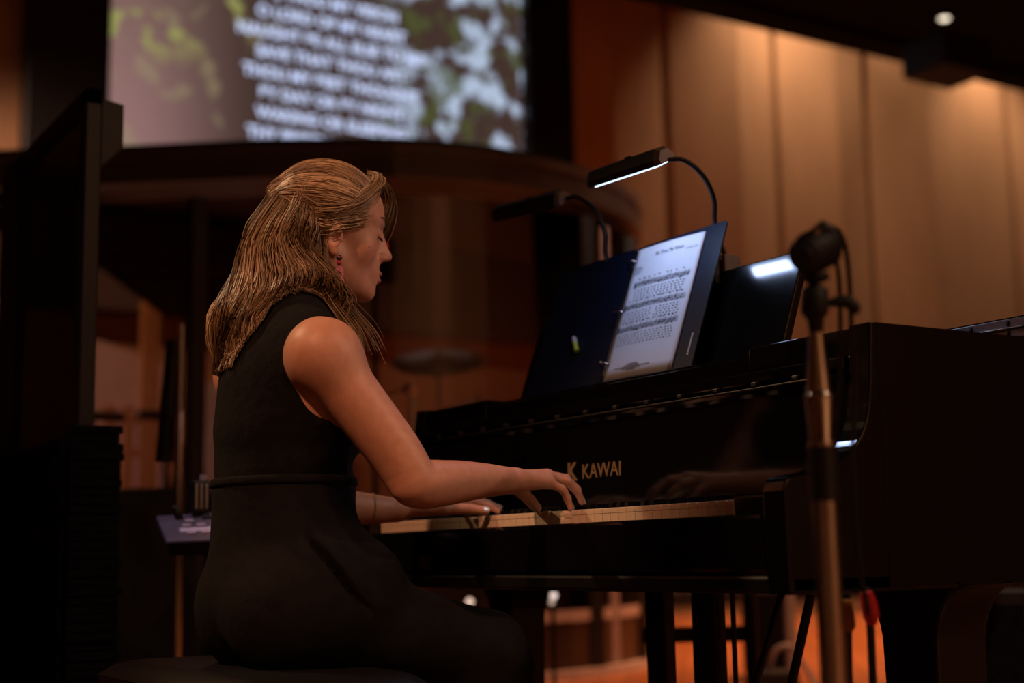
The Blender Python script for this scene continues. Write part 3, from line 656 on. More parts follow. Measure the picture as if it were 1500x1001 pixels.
for sidx, (vs_, ua, ub, skip) in enumerate(((.207, .020, .196, None), (.157, .006, .200, .5), (.107, .004, .195, None))):
    q = []; nt_ = []
    for k in range(5):
        for m_ in range(24): q.append((PX0+ua+(ub-ua)*m_/24, vs_+k*.0024, PX0+ua+(ub-ua)*(m_+1)/24, vs_+k*.0024+.00062))
    for k in range(8): uu = PX0+ua+.012+k*(ub-ua-.014)/7.; q.append((uu, vs_, uu+.0004, vs_+.0098))
    q += [(PX0+ua+.001, vs_-.002, PX0+ua+.0042, vs_+.012), (PX0+ua+.006, vs_, PX0+ua+.008, vs_+.009)]
    u = PX0+ua+.015
    while u < PX0+ub-.006:
        h = rr.choice((0, .0024, .0048, .0072)); nt_.append((u, vs_+h-.0014, u+.0034, vs_+h+.0016)); nt_.append((u+.0026, vs_+h, u+.0034, vs_+h+.0088))
        if rr.random() < .3: nt_.append((u, vs_+h-.0036, u+.0030, vs_+h-.0012))
        u += rr.choice((.0075, .0095, .0055))
    ink(q, 'staff'); ink(nt_, 'notes')
    q = []
    for j in range(5):
        u = PX0+ua+.010
        while u < PX0+ub-.012:
            w = rr.uniform(.0030, .0058); q.append((u, vs_-.0090-.0056*j, u+w, vs_-.0072-.0056*j)); u += w+rr.uniform(.0045, .0080)
            if skip and abs((u-PX0)/W_-skip) < .03: u += .012
    ink(q, 'lyrics')
    q = []; u = PX0+ua+.012
    while u < PX0+ub-.01: w = rr.uniform(.003, .006); q.append((u, vs_+.0170, u+w, vs_+.0195)); u += w+rr.uniform(.006, .022)
    ink(q, 'chord_names')
q = []
for j, hw in enumerate((.012, .022, .056, .030, .014)):
    u = PX0+.085-hw
    while u < PX0+.085+hw: w = rr.uniform(.003, .008); q.append((u, .030-.0032*j, u+w, .0316-.0032*j)); u += w+.001
ink(q, 'footer_print')
# yellow highlighter clipped in the left half of the binder
a, c = bnd(-.300, .096, .010), bnd(-.303, .128, .010)
pe = Local('highlighter', 'yellow highlighter pen with a white cap in the binder', 'pen', bnd(-.3, .096, .004))
pa_, pb_ = on(1, .262, 845, 515), on(1, .268, 841, 494)
pdir = (pb_-pa_).normalized(); o_ = dn*.008
base_ = desk_pt(0, 0); 
def on_binder(x, y, h):                      # pixel -> point h above the binder cover plane
    d = Vector(ray(x, y)); p0 = bnd(0, 0, h); t = (p0-Vector(CAM)).dot(dn)/d.dot(dn); return Vector(CAM)+d*t
pa_, pb_, pc_ = on_binder(845, 515, .0095), on_binder(842.5, 503, .0095), on_binder(840.5, 494, .0095)
pe.part(MB().tube([pa_, pb_], .0052, 12), 'barrel', mat('yellow_green_plastic', (.55, .62, .06), .35, emit=None))
pe.part(MB().tube([pb_, pb_.lerp(pc_, .7), pc_], [.0054, .0054, .0036], 12), 'cap', M_BUTTON)

# ------------------------------------------------------------------ two clip-on desk lamps
def desk_lamp(name, label, heads, neck, clip, lit, headY):
    A, B = heads
    L = Local(name, label, 'lamp', clip, 'clip-on lamps on the music desk')
    d = (B-A).normalized(); side = Vector((0, 1, 0)); side = (side-d*side.dot(d)).normalized(); up = d.cross(side); 
    if up.z < 0: up = -up
    tl = R(28 if lit else 36); Mr = Matrix.Rotation(tl, 3, d); side = Mr @ side; up = Mr @ up
    ln = (B-A).length
    # six sided housing: flat top, sloped sides, thin light slot below
    prof = [(-.023, .0), (-.023, .012), (-.011, .029), (.011, .029), (.023, .012), (.023, .0)]
    def ring(t, k=1.): return [A+d*t+side*(x*k)+up*(y*k) for x, y in prof]
    mb = MB(); rs = [ring(0, .85), ring(.012), ring(ln-.012), ring(ln, .8)]; vs = [q for r_ in rs for q in r_]; n_ = 6; fs = []
    for i in range(3):
        for k in range(n_): fs.append((i*n_+k, i*n_+(k+1) % n_, (i+1)*n_+(k+1) % n_, (i+1)*n_+k))
    fs += [tuple(range(n_))[::-1], tuple(range(3*n_, 4*n_))]
    L.part(mb.add(vs, fs), 'lamp_head', mat('charcoal_lamp_plastic', (.022, .020, .020), .4))
    e2 = [ring(ln-.013, 1.02), ring(ln+.0005, .82)]; L.part(MB().add(e2[0]+e2[1], [(k, (k+1) % 6, 6+(k+1) % 6, 6+k) for k in range(6)]+[(6, 7, 8, 9, 10, 11)]), 'end_cap', mat('taupe_end_cap', (.16, .12, .10), .45))
    e = MB(); tt = (.018, ln-.018)
    vs = [A+d*t+side*x+up*z for z in (-.003, .001) for t in tt for x in (-.016, .016)]
    L.part(e.add(vs, [(0, 1, 3, 2), (4, 6, 7, 5), (0, 4, 5, 1), (2, 3, 7, 6), (0, 2, 6, 4), (1, 5, 7, 3)]), 'light_strip', emat('cool_led_strip', (.50, .70, 1), 3.4) if lit else mat('unlit_diffuser', (.3, .3, .32), .4))
    L.part(MB().box((-.009, -.004, 0), (.009, .004, .003), .001, Matrix.Translation(A.lerp(B, .55)+up*.029)), 'switch', M_RUBBER)
    pts = bez(neck, 40); L.part(MB().tube(pts, .0042, 8), 'gooseneck', M_RUBBER)
    rb = MB()
    for k in range(0, 40):
        q = pts[k]; t = (pts[k+1]-q); rb.tube([q+t*.2, q+t*.7], .0050, 8)
    L.part(rb, 'gooseneck_ribs', M_RUBBER)
    c = Vector(clip); L.part(MB().box((c.x-.018, c.y-.012, c.z-.050), (c.x+.018, c.y+.030, c.z+.016), .005), 'clip', mat('grey_clip', (.16, .13, .12), .5))
    L.part(MB().box((c.x-.015, c.y-.034, c.z-.045), (c.x+.015, c.y-.022, c.z+.004), .003), 'clip_jaw', M_RUBBER)
    L.part(MB().box((c.x-.012, c.y-.030, c.z+.002), (c.x+.012, c.y+.015, c.z+.012), .002), 'clip_bridge', M_RUBBER)
    return L, A, B, side, up
ctop = desk_pt(0, HD)
LY = .17
cl1 = Vector((.188, ctop.y+.014, ctop.z+.018)); 
n1 = [on(1, LY, 978, 234), on(1, LY+.03, 1003, 235), on(1, LY+.08, 1030, 258), on(1, LY+.14, 1046, 292), on(1, .335, 1048, 330), Vector((cl1.x-.004, cl1.y+.012, cl1.z+.01))]
L1 = desk_lamp('desk_lamp', 'lit clip-on lamp with a glowing cool white strip above the hymn sheet', (on(1, LY, 872, 271), on(1, LY, 979, 236)), n1, cl1, True, LY)
LY2 = .30
cl2 = Vector((-.165, ctop.y+.014, ctop.z+.004))
n2 = [on(1, LY2, 829, 291), on(1, LY2, 846, 289), on(1, LY2+.01, 872, 308), on(1, LY2+.02, 886, 340), on(1, LY2+.03, 888, 378), Vector((cl2.x-.004, cl2.y+.012, cl2.z+.01))]
L2 = desk_lamp('desk_lamp', 'switched off clip-on lamp with a dark head and bent neck', (on(1, LY2, 731, 320), on(1, LY2, 830, 296)), n2, cl2, False, LY2)
_, A, B, side, up = L1
ld = bpy.data.lights.new('led_strip_light', 'AREA'); ld.shape = 'RECTANGLE'; ld.size = .2; ld.size_y = .02; ld.energy = .58; ld.color = (.47, .60, 1)
lo = bpy.data.objects.new('led_strip_light', ld); COL.objects.link(lo); mid = (A+B)/2-up*.006
d_ = (B-A).normalized(); z_ = up; y_ = z_.cross(d_); lo.matrix_world = Matrix(((d_.x, y_.x, z_.x, mid.x), (d_.y, y_.y, z_.y, mid.y), (d_.z, y_.z, z_.z, mid.z), (0, 0, 0, 1)))

# ------------------------------------------------------------------ microphone stand in front of the piano
def mp_(x, y, D=1.6): return Vector(CAM+ray(x, y)*D)
base = mp_(1205, 680); bx_, by_ = base.x, base.y
def mz(y): return mp_(1205, y).z
st = Local('microphone_stand', 'near chrome microphone stand with a black clutch before the piano arm', 'stand', (bx_, by_, 0))
V = lambda z, dx=0, dy=0: (bx_+dx, by_+dy, z)
st.part(MB().tube([V(.05), V(mz(735))], .0145, 20), 'lower_tube', M_CHROME)
st.part(MB().tube([V(mz(735)), V(mz(655))], .0165, 20), 'clutch_sleeve', M_BLACK)
st.part(MB().tube([V(mz(655)), V(mz(650)), V(mz(645)), V(mz(585)), V(mz(580))], [.0150, .0158, .0135, .0165, .0150], 20), 'clutch', M_CHROME)
st.part(MB().tube([V(mz(582)), V(mz(578)), V(mz(573))], [.017, .0175, .0140], 20), 'clutch_ring', M_CHROME)
st.part(MB().tube([V(mz(576)), V(mz(548)), V(mz(505)), V(mz(484))], [.0145, .0125, .0092, .0085], 20), 'upper_tube', M_CHROME)
st.part(MB().tube([V(mz(486)), V(mz(470)), V(mz(462))], [.0075, .0092, .0100], 16), 'thread_adapter', M_BLACK)
for k in range(3):
    aa = k*2.094+.9; st.part(MB().tube([V(.16), V(.012, .30*math.cos(aa), .30*math.sin(aa))], .009, 8), 'leg', M_BLACK)
st.part(MB().tube([V(.05), V(.2)], .022, 14), 'leg_hub', M_BLACK)
hd = Local('microphone', 'black microphone in a swivel clip on the near chrome stand', 'microphone', V(mz(470)))
p1 = mp_(1193, 468); p2 = mp_(1194, 417)
hd.part(MB().tube([p1, p1.lerp(p2, .12), p1.lerp(p2, .25), p1.lerp(p2, .85), p2], [.0090, .0140, .0158, .0150, .0080], 14), 'swivel', M_RUBBER)
k1, k2, k3 = mp_(1208, 446, 1.60), mp_(1226, 442, 1.60), mp_(1259, 456, 1.60)
hd.part(MB().tube([k1, k2, k2.lerp(k3, .5)+Vector((0, 0, .006)), k3.lerp(k2, .12), k3], [.0035, .0065, .0085, .0070, .004], 10), 'wing_knob', M_RUBBER)
r1, r2 = mp_(1193, 412), mp_(1196, 396)
hd.part(MB().tube([p2, r1, r1.lerp(r2, .35), r1.lerp(r2, .7), r2], [.005, .0135, .0160, .0155, .013], 16), 'collar', M_RUBBER)
m0, m1 = mp_(1173, 378, 1.585), mp_(1222, 354, 1.62)
dm = m1-m0
hd.part(MB().tube([m0, m0+dm*.04, m0+dm*.25, m0+dm*.60, m0+dm*.85, m1], [.0140, .0200, .0222, .0226, .0190, .011], 20), 'microphone_body', M_RUBBER)
hd.part(MB().tube([m0-dm*.03, m0+dm*.02], [.0165, .0185], 20), 'grille', mat('blue_grey_grille', (.06, .065, .09), .4, .6, vary=.3, scale=300, bump=.3))
j0, j1 = mp_(1186, 350), mp_(1205, 333)
hd.part(MB().tube([mp_(1182, 362), j0, j1, mp_(1216, 338), mp_(1221, 356)], [.006, .0075, .0085, .0075, .006], 12), 'shock_mount_arch', M_BLACK)
hd.part(MB().tube([mp_(1189, 348, 1.59), mp_(1199, 336, 1.59)], .0042, 10), 'chrome_clip', M_CHROME)
for k in range(3):
    q = m0+dm*(.3+.2*k); hd.part(MB().lathe([(.0215, -.0015), (.0245, 0), (.0215, .0015)], 20, frame_to(q, dm)), 'band', M_BLACK)
for i, pts in enumerate((((1208, 342), (1222, 372), (1229, 410), (1231, 470), (1230, 560), (1222, 680), (1232, 800)), ((1216, 345), (1226, 336), (1238, 360), (1244, 410), (1247, 480), (1252, 570), (1249, 690), (1258, 820), (1272, 900)))):
    cb = Local('microphone_cable', ['thin black cable dropping straight down behind the chrome stand', 'black cable looping over the microphone and hanging toward the red plug'][i], 'cable', mp_(*pts[0], 1.63))
    cb.part(MB().tube(bez([mp_(x, y, 1.63+.12*k/len(pts)) for k, (x, y) in enumerate(pts)], 60), .0030, 8), 'cable_run', M_RUBBER)
    if i == 0: cb.part(MB().tube([mp_(1252, 505, 1.66), mp_(1253, 556, 1.66)], .0048, 8), 'cable_tie', M_STEEL) if False else None
# cables with plugs hanging under the piano
def hanging(pts, D, plug, lab, col, r=.006):
    cb = Local('hanging_cable', lab, 'cable', Vector(CAM+ray(*pts[0])*D))
    cb.part(MB().tube(bez([Vector(CAM+ray(x, y)*D) for x, y in pts], 40), r, 8), 'cable_run', M_RUBBER)
    if plug: cb.part(MB().tube([Vector(CAM+ray(x, y)*(D-.02)) for x, y in plug], [r*1.5, r*1.9, r*1.9, r*1.2][:len(plug)], 12), 'plug', col)
hanging(((1268, 862), (1274, 905), (1277, 960), (1280, 1040), (1283, 1180)), 1.86, ((1269, 868), (1273, 885), (1276, 903), (1277, 915)), 'black hanging cable with a red plug beside the piano leg', M_RED, .0055)
hanging(((1240, 868), (1242, 920), (1243, 980), (1246, 1060), (1248, 1180)), 1.90, ((1239, 880), (1240, 900), (1242, 918), (1242, 925)), 'black hanging cable with a tan plug beside the chrome stand', mat('tan_plug', (.35, .16, .05), .4), .0055)
p0_, p1_ = mp_(1187, 876, 2.6), mp_(1158, 1010, 2.6); gl = p1_+(p1_-p0_)*((p1_.z)/(p0_.z-p1_.z))
lm = Local('microphone_stand', 'black folded stand leaning under the piano keybed', 'stand', (gl.x, gl.y, 0))
lm.part(MB().tube([gl, p0_+(p0_-p1_)*.03], .0085, 10), 'leaning_tube', M_BLACK)
lm.part(MB().tube([gl, gl+Vector((0, 0, .04))], [.014, .012], 10), 'rubber_foot', M_RUBBER)
# equipment seen on the floor below the piano
p = Vector(CAM+ray(1130, 940)*7.5); w = .10
wd = Local('stage_monitor', 'dark speaker box with a pale edge on the orange floor behind the pedals', 'speaker', (p.x, p.y, 0))
Mx = Matrix.Translation((p.x, p.y, 0)) @ Matrix.Rotation(YAW, 4, 'Z')
wd.part(MB().box((-.13, -.16, .02), (.10, .16, .47), .015, Mx), 'cabinet', mat('grey_brown_cabinet', (.10, .075, .075), .6))
wd.part(MB().box((.055, -.165, .05), (.105, -.1, .46), .006, Mx), 'pale_edge', mat('pale_grey_edge', (.42, .40, .40), .5))
wd.part(MB().box((-.11, -.172, .06), (.04, -.158, .44), .004, Mx), 'grille', M_FELT)
p = Vector(CAM+ray(1125, 995)*6.6)
bxo = Local('stage_box', 'low dark cable box with a green light on the floor', 'stage box', (p.x, p.y, 0))
Mx = Matrix.Translation((p.x, p.y, 0)) @ Matrix.Rotation(YAW, 4, 'Z')
bxo.part(MB().box((-.09, -.1, 0), (.13, .1, .11), .01, Mx), 'case', M_BLACK)
bxo.part(MB().lathe([(.001, .006), (.008, .004), (.010, 0)], 10, frame_to(Mx @ Vector((-.07, -.1, .07)), -Vector(_fw))), 'green_light', emat('green_indicator', (.05, 1, .25), 6))
bxo.part(MB().tube(bez([Mx @ Vector(q) for q in ((.0, -.02, .10), (.03, -.05, .20), (.10, -.06, .22), (.16, -.02, .14), (.22, -.1, .012))], 24), .012, 8), 'loose_cable', mat('pale_cable', (.42, .36, .38), .5))
# black equipment stand seen behind the lyre
es = Local('equipment_stand', 'black metal equipment stand with a crossbar behind the pedals', 'stand', (-2.2, 2.2, 0))
DE = 4.6
def ep(x, y): return Vector(CAM+ray(x, y)*DE)
for px in (1097, 1040):
    t_ = ep(px, 845); es.part(MB().tube([(t_.x, t_.y, .0), (t_.x, t_.y, t_.z+.2)], .014 if px < 1090 else .022, 8), 'upright', M_BLACK)
a, c = ep(940, 928), ep(1100, 932); es.part(MB().box((-(c-a).length/2, -.02, -.025), ((c-a).length/2, .02, .025), .004, Matrix.Translation((a+c)/2) @ Matrix.Rotation(YAW, 4, 'Z')), 'crossbar', M_BLACK)
# black speaker cabinet to the right, under the piano's curve
p = Vector(CAM+ray(1442, 960)*4.0)
sw = Local('subwoofer', 'tall black loudspeaker cabinet under the curved side of the piano', 'loudspeaker', (p.x, p.y, 0))
Mx = Matrix.Translation((p.x, p.y, 0)) @ Matrix.Rotation(YAW, 4, 'Z')
sw.part(MB().box((-.11, -.12, .02), (.093, .2, .545), .012, Mx), 'cabinet', M_BLACK)
sw.part(MB().box((-.095, -.128, .05), (.078, -.118, .50), .004, Mx), 'grille', M_FELT)
for xx in (-.08, .06): sw.part(MB().box((xx, -.1, 0), (xx+.03, .18, .022), .004, Mx), 'foot', M_RUBBER)
# small lights of equipment seen through the booth base
for (px, py, D, r, lab, col, s) in ((811, 873, 6.2, .016, 'small round white light above its twin behind the piano leg', (1, .80, .72), 1.1), (809, 882.5, 6.2, .014, 'dimmer small round light below its twin behind the piano leg', (1, .70, .55), .6), (688, 882, 6.4, .018, 'small pale light low beside the player knee', (1, .72, .55), 1.0)):
    p = Vector(CAM+ray(px, py)*D)
    q = Local('floor_light', lab, 'light', (p.x, p.y, 0), None)
    q.part(MB().tube([(p.x, p.y, 0), (p.x, p.y, p.z)], .006, 8), 'stem', M_BLACK)
    q.part(MB().lathe([(.001, r), (r*.7, r*.7), (r, 0), (r*.7, -r*.7), (.001, -r)], 14, Matrix.Translation(p)), 'bulb', emat('bulb_%d' % px, col, s))

# ================================================================== THE PLAYER
class SDF:
    """smooth union of ellipsoids and round cones, meshed with sparse surface nets"""
    def __init__(s): s.p = []
    def ell(s, c, r, k=.02, M=None, sub=False, off=0.): s.p.append(('e', np.array(c, float), np.array(r, float), k, M, sub)); return s
    def cone(s, a, b, ra, rb, k=.02, sub=False): s.p.append(('c', np.array(a, float), np.array(b, float), k, (ra, rb), sub)); return s
    def chain(s, pts, rad, k=.02, n=5):
        P = [Vector(p) for p in pts]; m = (len(P)-1)*n; Q = np.array([tuple(p) for p in bez(P, m)])
        r = np.array([v.x for v in bez([(x, 0, 0) for x in rad], m)]); s.p.append(('h', Q, r, k, None, False)); return s
    def prim(s, q, P):
        if q[0] == 'h':
            d = np.full(len(P), 1e3)
            for i in range(len(q[1])-1):
                a, ba = q[1][i], q[1][i+1]-q[1][i]; h = np.clip(((P-a)@ba)/(ba@ba), 0, 1)
                d = np.minimum(d, np.linalg.norm(P-a-h[:, None]*ba, axis=1)-(q[2][i]+(q[2][i+1]-q[2][i])*h))
            return d
        if q[0] == 'e':
            d = P-q[1]
            if q[4] is not None: d = d@q[4]           # columns of M are the local axes
            k0 = np.linalg.norm(d/q[2], axis=1); k1 = np.linalg.norm(d/q[2]**2, axis=1)
            return np.where(k1 < 1e-9, -q[2].min(), k0*(k0-1)/np.maximum(k1, 1e-9))
        a, b = q[1], q[2]; ra, rb = q[4]; ba = b-a; L2 = ba@ba
        h = np.clip(((P-a)@ba)/L2, 0, 1); return np.linalg.norm(P-a-h[:, None]*ba, axis=1)-(ra+(rb-ra)*h)
    def bound(s, q):
        if q[0] == 'e': return q[1], q[2].max()
        if q[0] == 'h': c = (q[1].min(0)+q[1].max(0))/2; return c, np.linalg.norm(q[1]-c, axis=1).max()+q[2].max()
        return (q[1]+q[2])/2, np.linalg.norm(q[2]-q[1])/2+max(q[4])
    def eval(s, P, prims=None):
        d = np.full(len(P), 1e3)
        for q in (s.p if prims is None else prims):
            e = s.prim(q, P); k = q[3]
            if q[5]:
                e = -e; h = np.maximum(k-np.abs(d-e), 0)/k; d = np.maximum(d, e)+h*h*k*.25
            else:
                h = np.maximum(k-np.abs(d-e), 0)/k; d = np.minimum(d, e)-h*h*k*.25
        return d
    def mesh(s, vox, extra=None, off=0., nb=14):
        """extra(P, d) -> d lets clothes be cut and folded"""
        bs = vox*nb; C = np.array([s.bound(q)[0] for q in s.p]); Rr = np.array([s.bound(q)[1] for q in s.p])
        K = np.array([q[3] for q in s.p]); pos = [i for i, q in enumerate(s.p) if not q[5]]
        lo = np.floor((np.min(C[pos]-Rr[pos, None], 0)-off-.03)/bs).astype(int); hi = np.ceil((np.max(C[pos]+Rr[pos, None], 0)+off+.03)/bs).astype(int)
        dims = hi-lo; gi = np.stack(np.meshgrid(*[np.arange(n) for n in dims], indexing='ij'), -1).reshape(-1, 3)
        cen = (gi+lo+.5)*bs; dc = s.eval(cen)-off
        act = gi[np.abs(dc) < bs*1.15]
        S = nb+1; li = np.stack(np.meshgrid(*[np.arange(S)]*3, indexing='ij'), -1).reshape(-1, 3)
        N = dims*nb+8; keys = []; pts = []; quads = []
        def key(ijk): return ((ijk[..., 0]+2)*N[1]+ijk[..., 1]+2)*N[2]+ijk[..., 2]+2
        corners = np.array([[i, j, k] for i in (0, 1) for j in (0, 1) for k in (0, 1)])
        edges = [(a, b) for a in range(8) for b in range(a+1, 8) if np.abs(corners[a]-corners[b]).sum() == 1]
        for blk in act:
            org = blk*nb; P = (li+org+lo*nb)*vox; c0 = (blk+lo+.5)*bs
            sel = [q for i, q in enumerate(s.p) if np.linalg.norm(C[i]-c0)-Rr[i] < bs*.9+K[i]+off+.02]
            if not sel: continue
            d = s.eval(P, sel)-off
            if extra is not None: d = extra(P, d)
            if d.min() > 0 or d.max() < 0: continue
            G = d.reshape(S, S, S); neg = G < 0
            cv = np.stack([G[c[0]:c[0]+nb, c[1]:c[1]+nb, c[2]:c[2]+nb] for c in corners], -1); cn = cv < 0
            m = cn.any(-1) & ~cn.all(-1)
            if m.any():
                idx = np.argwhere(m); v = cv[m]; acc = np.zeros((len(idx), 3)); cnt = np.zeros(len(idx))
                for a, b in edges:
                    x = (v[:, a] < 0) != (v[:, b] < 0); t = np.where(x, v[:, a]/np.where(x, v[:, a]-v[:, b], 1), 0)
                    acc += np.where(x[:, None], corners[a]+t[:, None]*(corners[b]-corners[a]), 0); cnt += x
                pts.append((idx+org+lo*nb+acc/cnt[:, None])*vox); keys.append(key(idx+org))
            for ax in range(3):
                sl0 = [slice(0, nb)]*3; sl1 = [slice(0, nb)]*3; sl1[ax] = slice(1, nb+1)
                n0, n1 = neg[tuple(sl0)], neg[tuple(sl1)]; e = np.argwhere(n0 != n1)
                if len(e) == 0: continue
                fl = n0[n0 != n1]; e = e+org; b_, c_ = (ax+1) % 3, (ax+2) % 3
                q = []
                for db, dc_ in ((0, 0), (-1, 0), (-1, -1), (0, -1)):
                    f = e.copy(); f[:, b_] += db; f[:, c_] += dc_; q.append(key(f))
                q = np.stack(q, 1); q[~fl] = q[~fl][:, ::-1]; quads.append(q)
        keys = np.concatenate(keys); pts = np.concatenate(pts); quads = np.concatenate(quads)
        o = np.argsort(keys); keys, pts = keys[o], pts[o]
        ix = np.minimum(np.searchsorted(keys, quads), len(keys)-1); ok = (keys[ix] == quads).all(1); return pts, ix[ok]
def np_mesh(name, V, Q, smooth=True):
    me = bpy.data.meshes.new(name); V = np.asarray(V, np.float32); Q = np.asarray(Q, np.int32); n = Q.shape[1]
    me.vertices.add(len(V)); me.vertices.foreach_set('co', V.ravel()); me.loops.add(Q.size); me.loops.foreach_set('vertex_index', Q.ravel())
    me.polygons.add(len(Q)); me.polygons.foreach_set('loop_start', np.arange(0, Q.size, n, dtype=np.int32))
    try: me.polygons.foreach_set('loop_total', np.full(len(Q), n, np.int32))
    except Exception: pass
    me.update(calc_edges=True); me.polygons.foreach_set('use_smooth', np.full(len(Q), smooth)); me.validate(); return me
def relax(V, Q, it=2, w=.5):
    for _ in range(it):
        acc = np.zeros_like(V); cnt = np.zeros(len(V))
        for k in range(4):
            np.add.at(acc, Q[:, k], V[Q[:, (k+1) % 4]]+V[Q[:, (k+3) % 4]]); np.add.at(cnt, Q[:, k], 2)
        V = V*(1-w)+w*acc/np.maximum(cnt, 1)[:, None]
    return V
def rotm(axis, a): return np.array(Matrix.Rotation(a, 3, Vector(axis)))

# head frame: columns = right, forward, up
HO = np.array([.0, -.402, 1.236])
HM = rotm((0, 0, 1), R(-9)) @ rotm((0, 1, 0), R(4)) @ rotm((1, 0, 0), R(-4))
def H(s_, f, u): return HO+HM@np.array([s_, f, u])

torso = SDF()
torso.ell((0, -.495, .60), (.150, .112, .110), .03)
for s in (-1, 1): torso.ell((s*.075, -.520, .570), (.080, .084, .086), .03)
torso.ell((0, -.490, .73), (.132, .108, .13), .05)
torso.ell((0, -.490, .885), (.146, .108, .15), .05)
for s in (-1, 1): torso.ell((s*.068, -.398, .905), (.058, .055, .058), .03)
torso.ell((0, -.492, .985), (.145, .080, .075), .04)
for s in (-1, 1):
    torso.cone((s*.05, -.488, 1.030), (s*.155, -.492, .986), .045, .048, .03)
    torso.cone((0, -.478, 1.085), (s*.11, -.495, 1.020), .045, .036, .03)
torso.cone((0, -.478, 1.05), (0, -.435, 1.15), .054, .052, .03)
body = SDF(); body.p = list(torso.p)
# legs
KN = {1: (.105, -.165, .478), -1: (-.125, -.140, .478)}
for s in (-1, 1):
    body.cone((s*.088, -.50, .560), KN[s], .082, .058, .04)
    body.cone(KN[s], (s*.115, -.10 if s > 0 else -.16, .11), .056, .036, .03)
    body.cone((s*.115, -.11 if s > 0 else -.17, .065), (s*.118, .06 if s > 0 else .0, .040), .034, .026, .02)
# right arm
Rs, Re, Rw = (.166, -.492, .976), (.213, -.353, .778), (.128, -.112, .787)
body.ell((.166, -.492, .984), (.054, .057, .056), .03)
body.chain([Rs, (.186, -.440, .902), (.203, -.388, .830), Re, (.2025, -.310, .776), (.180, -.252, .781), (.154, -.185, .785), Rw], [.050, .0465, .0440, .0405, .0390, .0355, .0295, .0225], .03)
body.ell((.222, -.368, .765), (.020, .022, .020), .02)
# left arm
Ls, Le, Lw = (-.168, -.492, .990), (-.262, -.375, .765), (-.222, -.165, .748)
body.ell((-.166, -.492, .984), (.054, .057, .056), .03)
body.chain([Ls, (-.215, -.433, .875), Le, (-.252, -.30, .757), (-.238, -.235, .752), Lw], [.050, .045, .040, .038, .032, .0235], .03)
def hand(w, K, F, T, kr=.0125):
    """palm from wrist to four knuckles, four fingers, thumb"""
    w = np.array(w)
    for i, k in enumerate(K):
        body.cone(w+(np.array(k)-w)*.05+np.array([(1.5-i)*.0045*HS, 0, 0]), k, .0155, kr-.0012*(i == 3), .012)
    for i, f in enumerate(F):
        r0 = (.0088, .0092, .0088, .0078)[i]
        pts = [K[i]]+list(f)
        for j in range(len(pts)-1): body.cone(pts[j], pts[j+1], r0*(1.06-.13*j), r0*(1.06-.13*(j+1)), .003 if j else .006)
    rr_ = (.0155, .0125, .0105, .0088)
    for j in range(len(T)-1): body.cone(T[j], T[j+1], rr_[j], rr_[j+1], .008 if j == 0 else .004)
HS = -1
RK = [(.066, -.020, .797), (.087, -.014, .800), (.106, -.021, .795), (.121, -.033, .785)]
RF = [[(.057, .024, .792), (.050, .049, .773), (.046, .060, .7525)], [(.083, .031, .795), (.077, .059, .776), (.072, .072, .7535)],
      [(.106, .018, .788), (.102, .043, .770), (.098, .054, .752)], [(.1245, -.007, .774), (.1225, .007, .758), (.1205, .013, .7405)]]
RT = [(.098, -.082, .783), (.066, -.055, .771), (.044, -.024, .757), (.030, .000, .7435)]
hand(Rw, RK, RF, RT)
HS = 1
LK = [(-.178, -.058, .762), (-.199, -.052, .766), (-.220, -.056, .762), (-.238, -.066, .755)]
LF = [[(-.174, -.014, .764), (-.170, .016, .756), (-.168, .036, .745)], [(-.196, -.004, .769), (-.192, .028, .761), (-.189, .052, .751)],
      [(-.220, -.012, .764), (-.220, .018, .757), (-.219, .040, .750)], [(-.243, -.030, .756), (-.245, -.006, .750), (-.245, .012, .743)]]
LT = [(-.200, -.128, .750), (-.165, -.085, .749), (-.146, -.040, .7475), (-.139, -.010, .7440)]
hand(Lw, LK, LF, LT)
# head and face
def hell(c, r, k, rot=None, sub=False): body.ell(H(*c), r, k, HM if rot is None else HM@rot, sub)
def hcone(a, b_, ra, rb, k, sub=False): body.cone(H(*a), H(*b_), ra, rb, k, sub)
hell((0, -.012, .030), (.073, .094, .080), .02)
hell((0, .030, .036), (.060, .053, .052), .03)
hell((0, .026, -.032), (.057, .052, .068), .03)
for s in (-1, 1):
    hcone((s*.048, -.012, -.052), (s*.012, .060, -.100), .018, .016, .025)
    hell((s*.036, .046, -.034), (.022, .022, .024), .025)
    hcone((s*.012, .080, .021), (s*.046, .060, .021), .0085, .0075, .014)
hell((0, .0705, -.106), (.019, .0155, .0140), .016)
for s in (-1, 1):
    hell((s*.031, .092, .000), (.016, .014, .011), .014, None, True)
    hell((s*.030, .0675, -.002), (.0142, .0135, .0120), .004)
    hcone((s*.018, .0775, .0005), (s*.044, .066, .003), .0030, .0024, .003)
hcone((0, .0770, .006), (0, .0880, -.036), .0085, .0135, .010)
hcone((0, .0840, .010), (0, .1030, -.033), .0064, .0084, .008)
hell((0, .1050, -.0360), (.0098, .0090, .0085), .006)
for s in (-1, 1): hell((s*.0118, .0925, -.0405), (.0072, .0105, .0068), .005)
for s in (-1, 1): hell((s*.0060, .0985, -.0470), (.0032, .0050, .0030), .003, None, True)
hell((0, .0735, -.068), (.028, .0175, .028), .016)
hell((0, .0905, -.0700), (.0170, .0078, .0052), .003); hell((0, .0890, -.0818), (.0155, .0082, .0062), .003)
hcone((-.018, .0965, -.0758), (.018, .0965, -.0758), .0018, .0018, .003, True)
hell((0, .0930, -.0935), (.012, .005, .0035), .006, None, True)
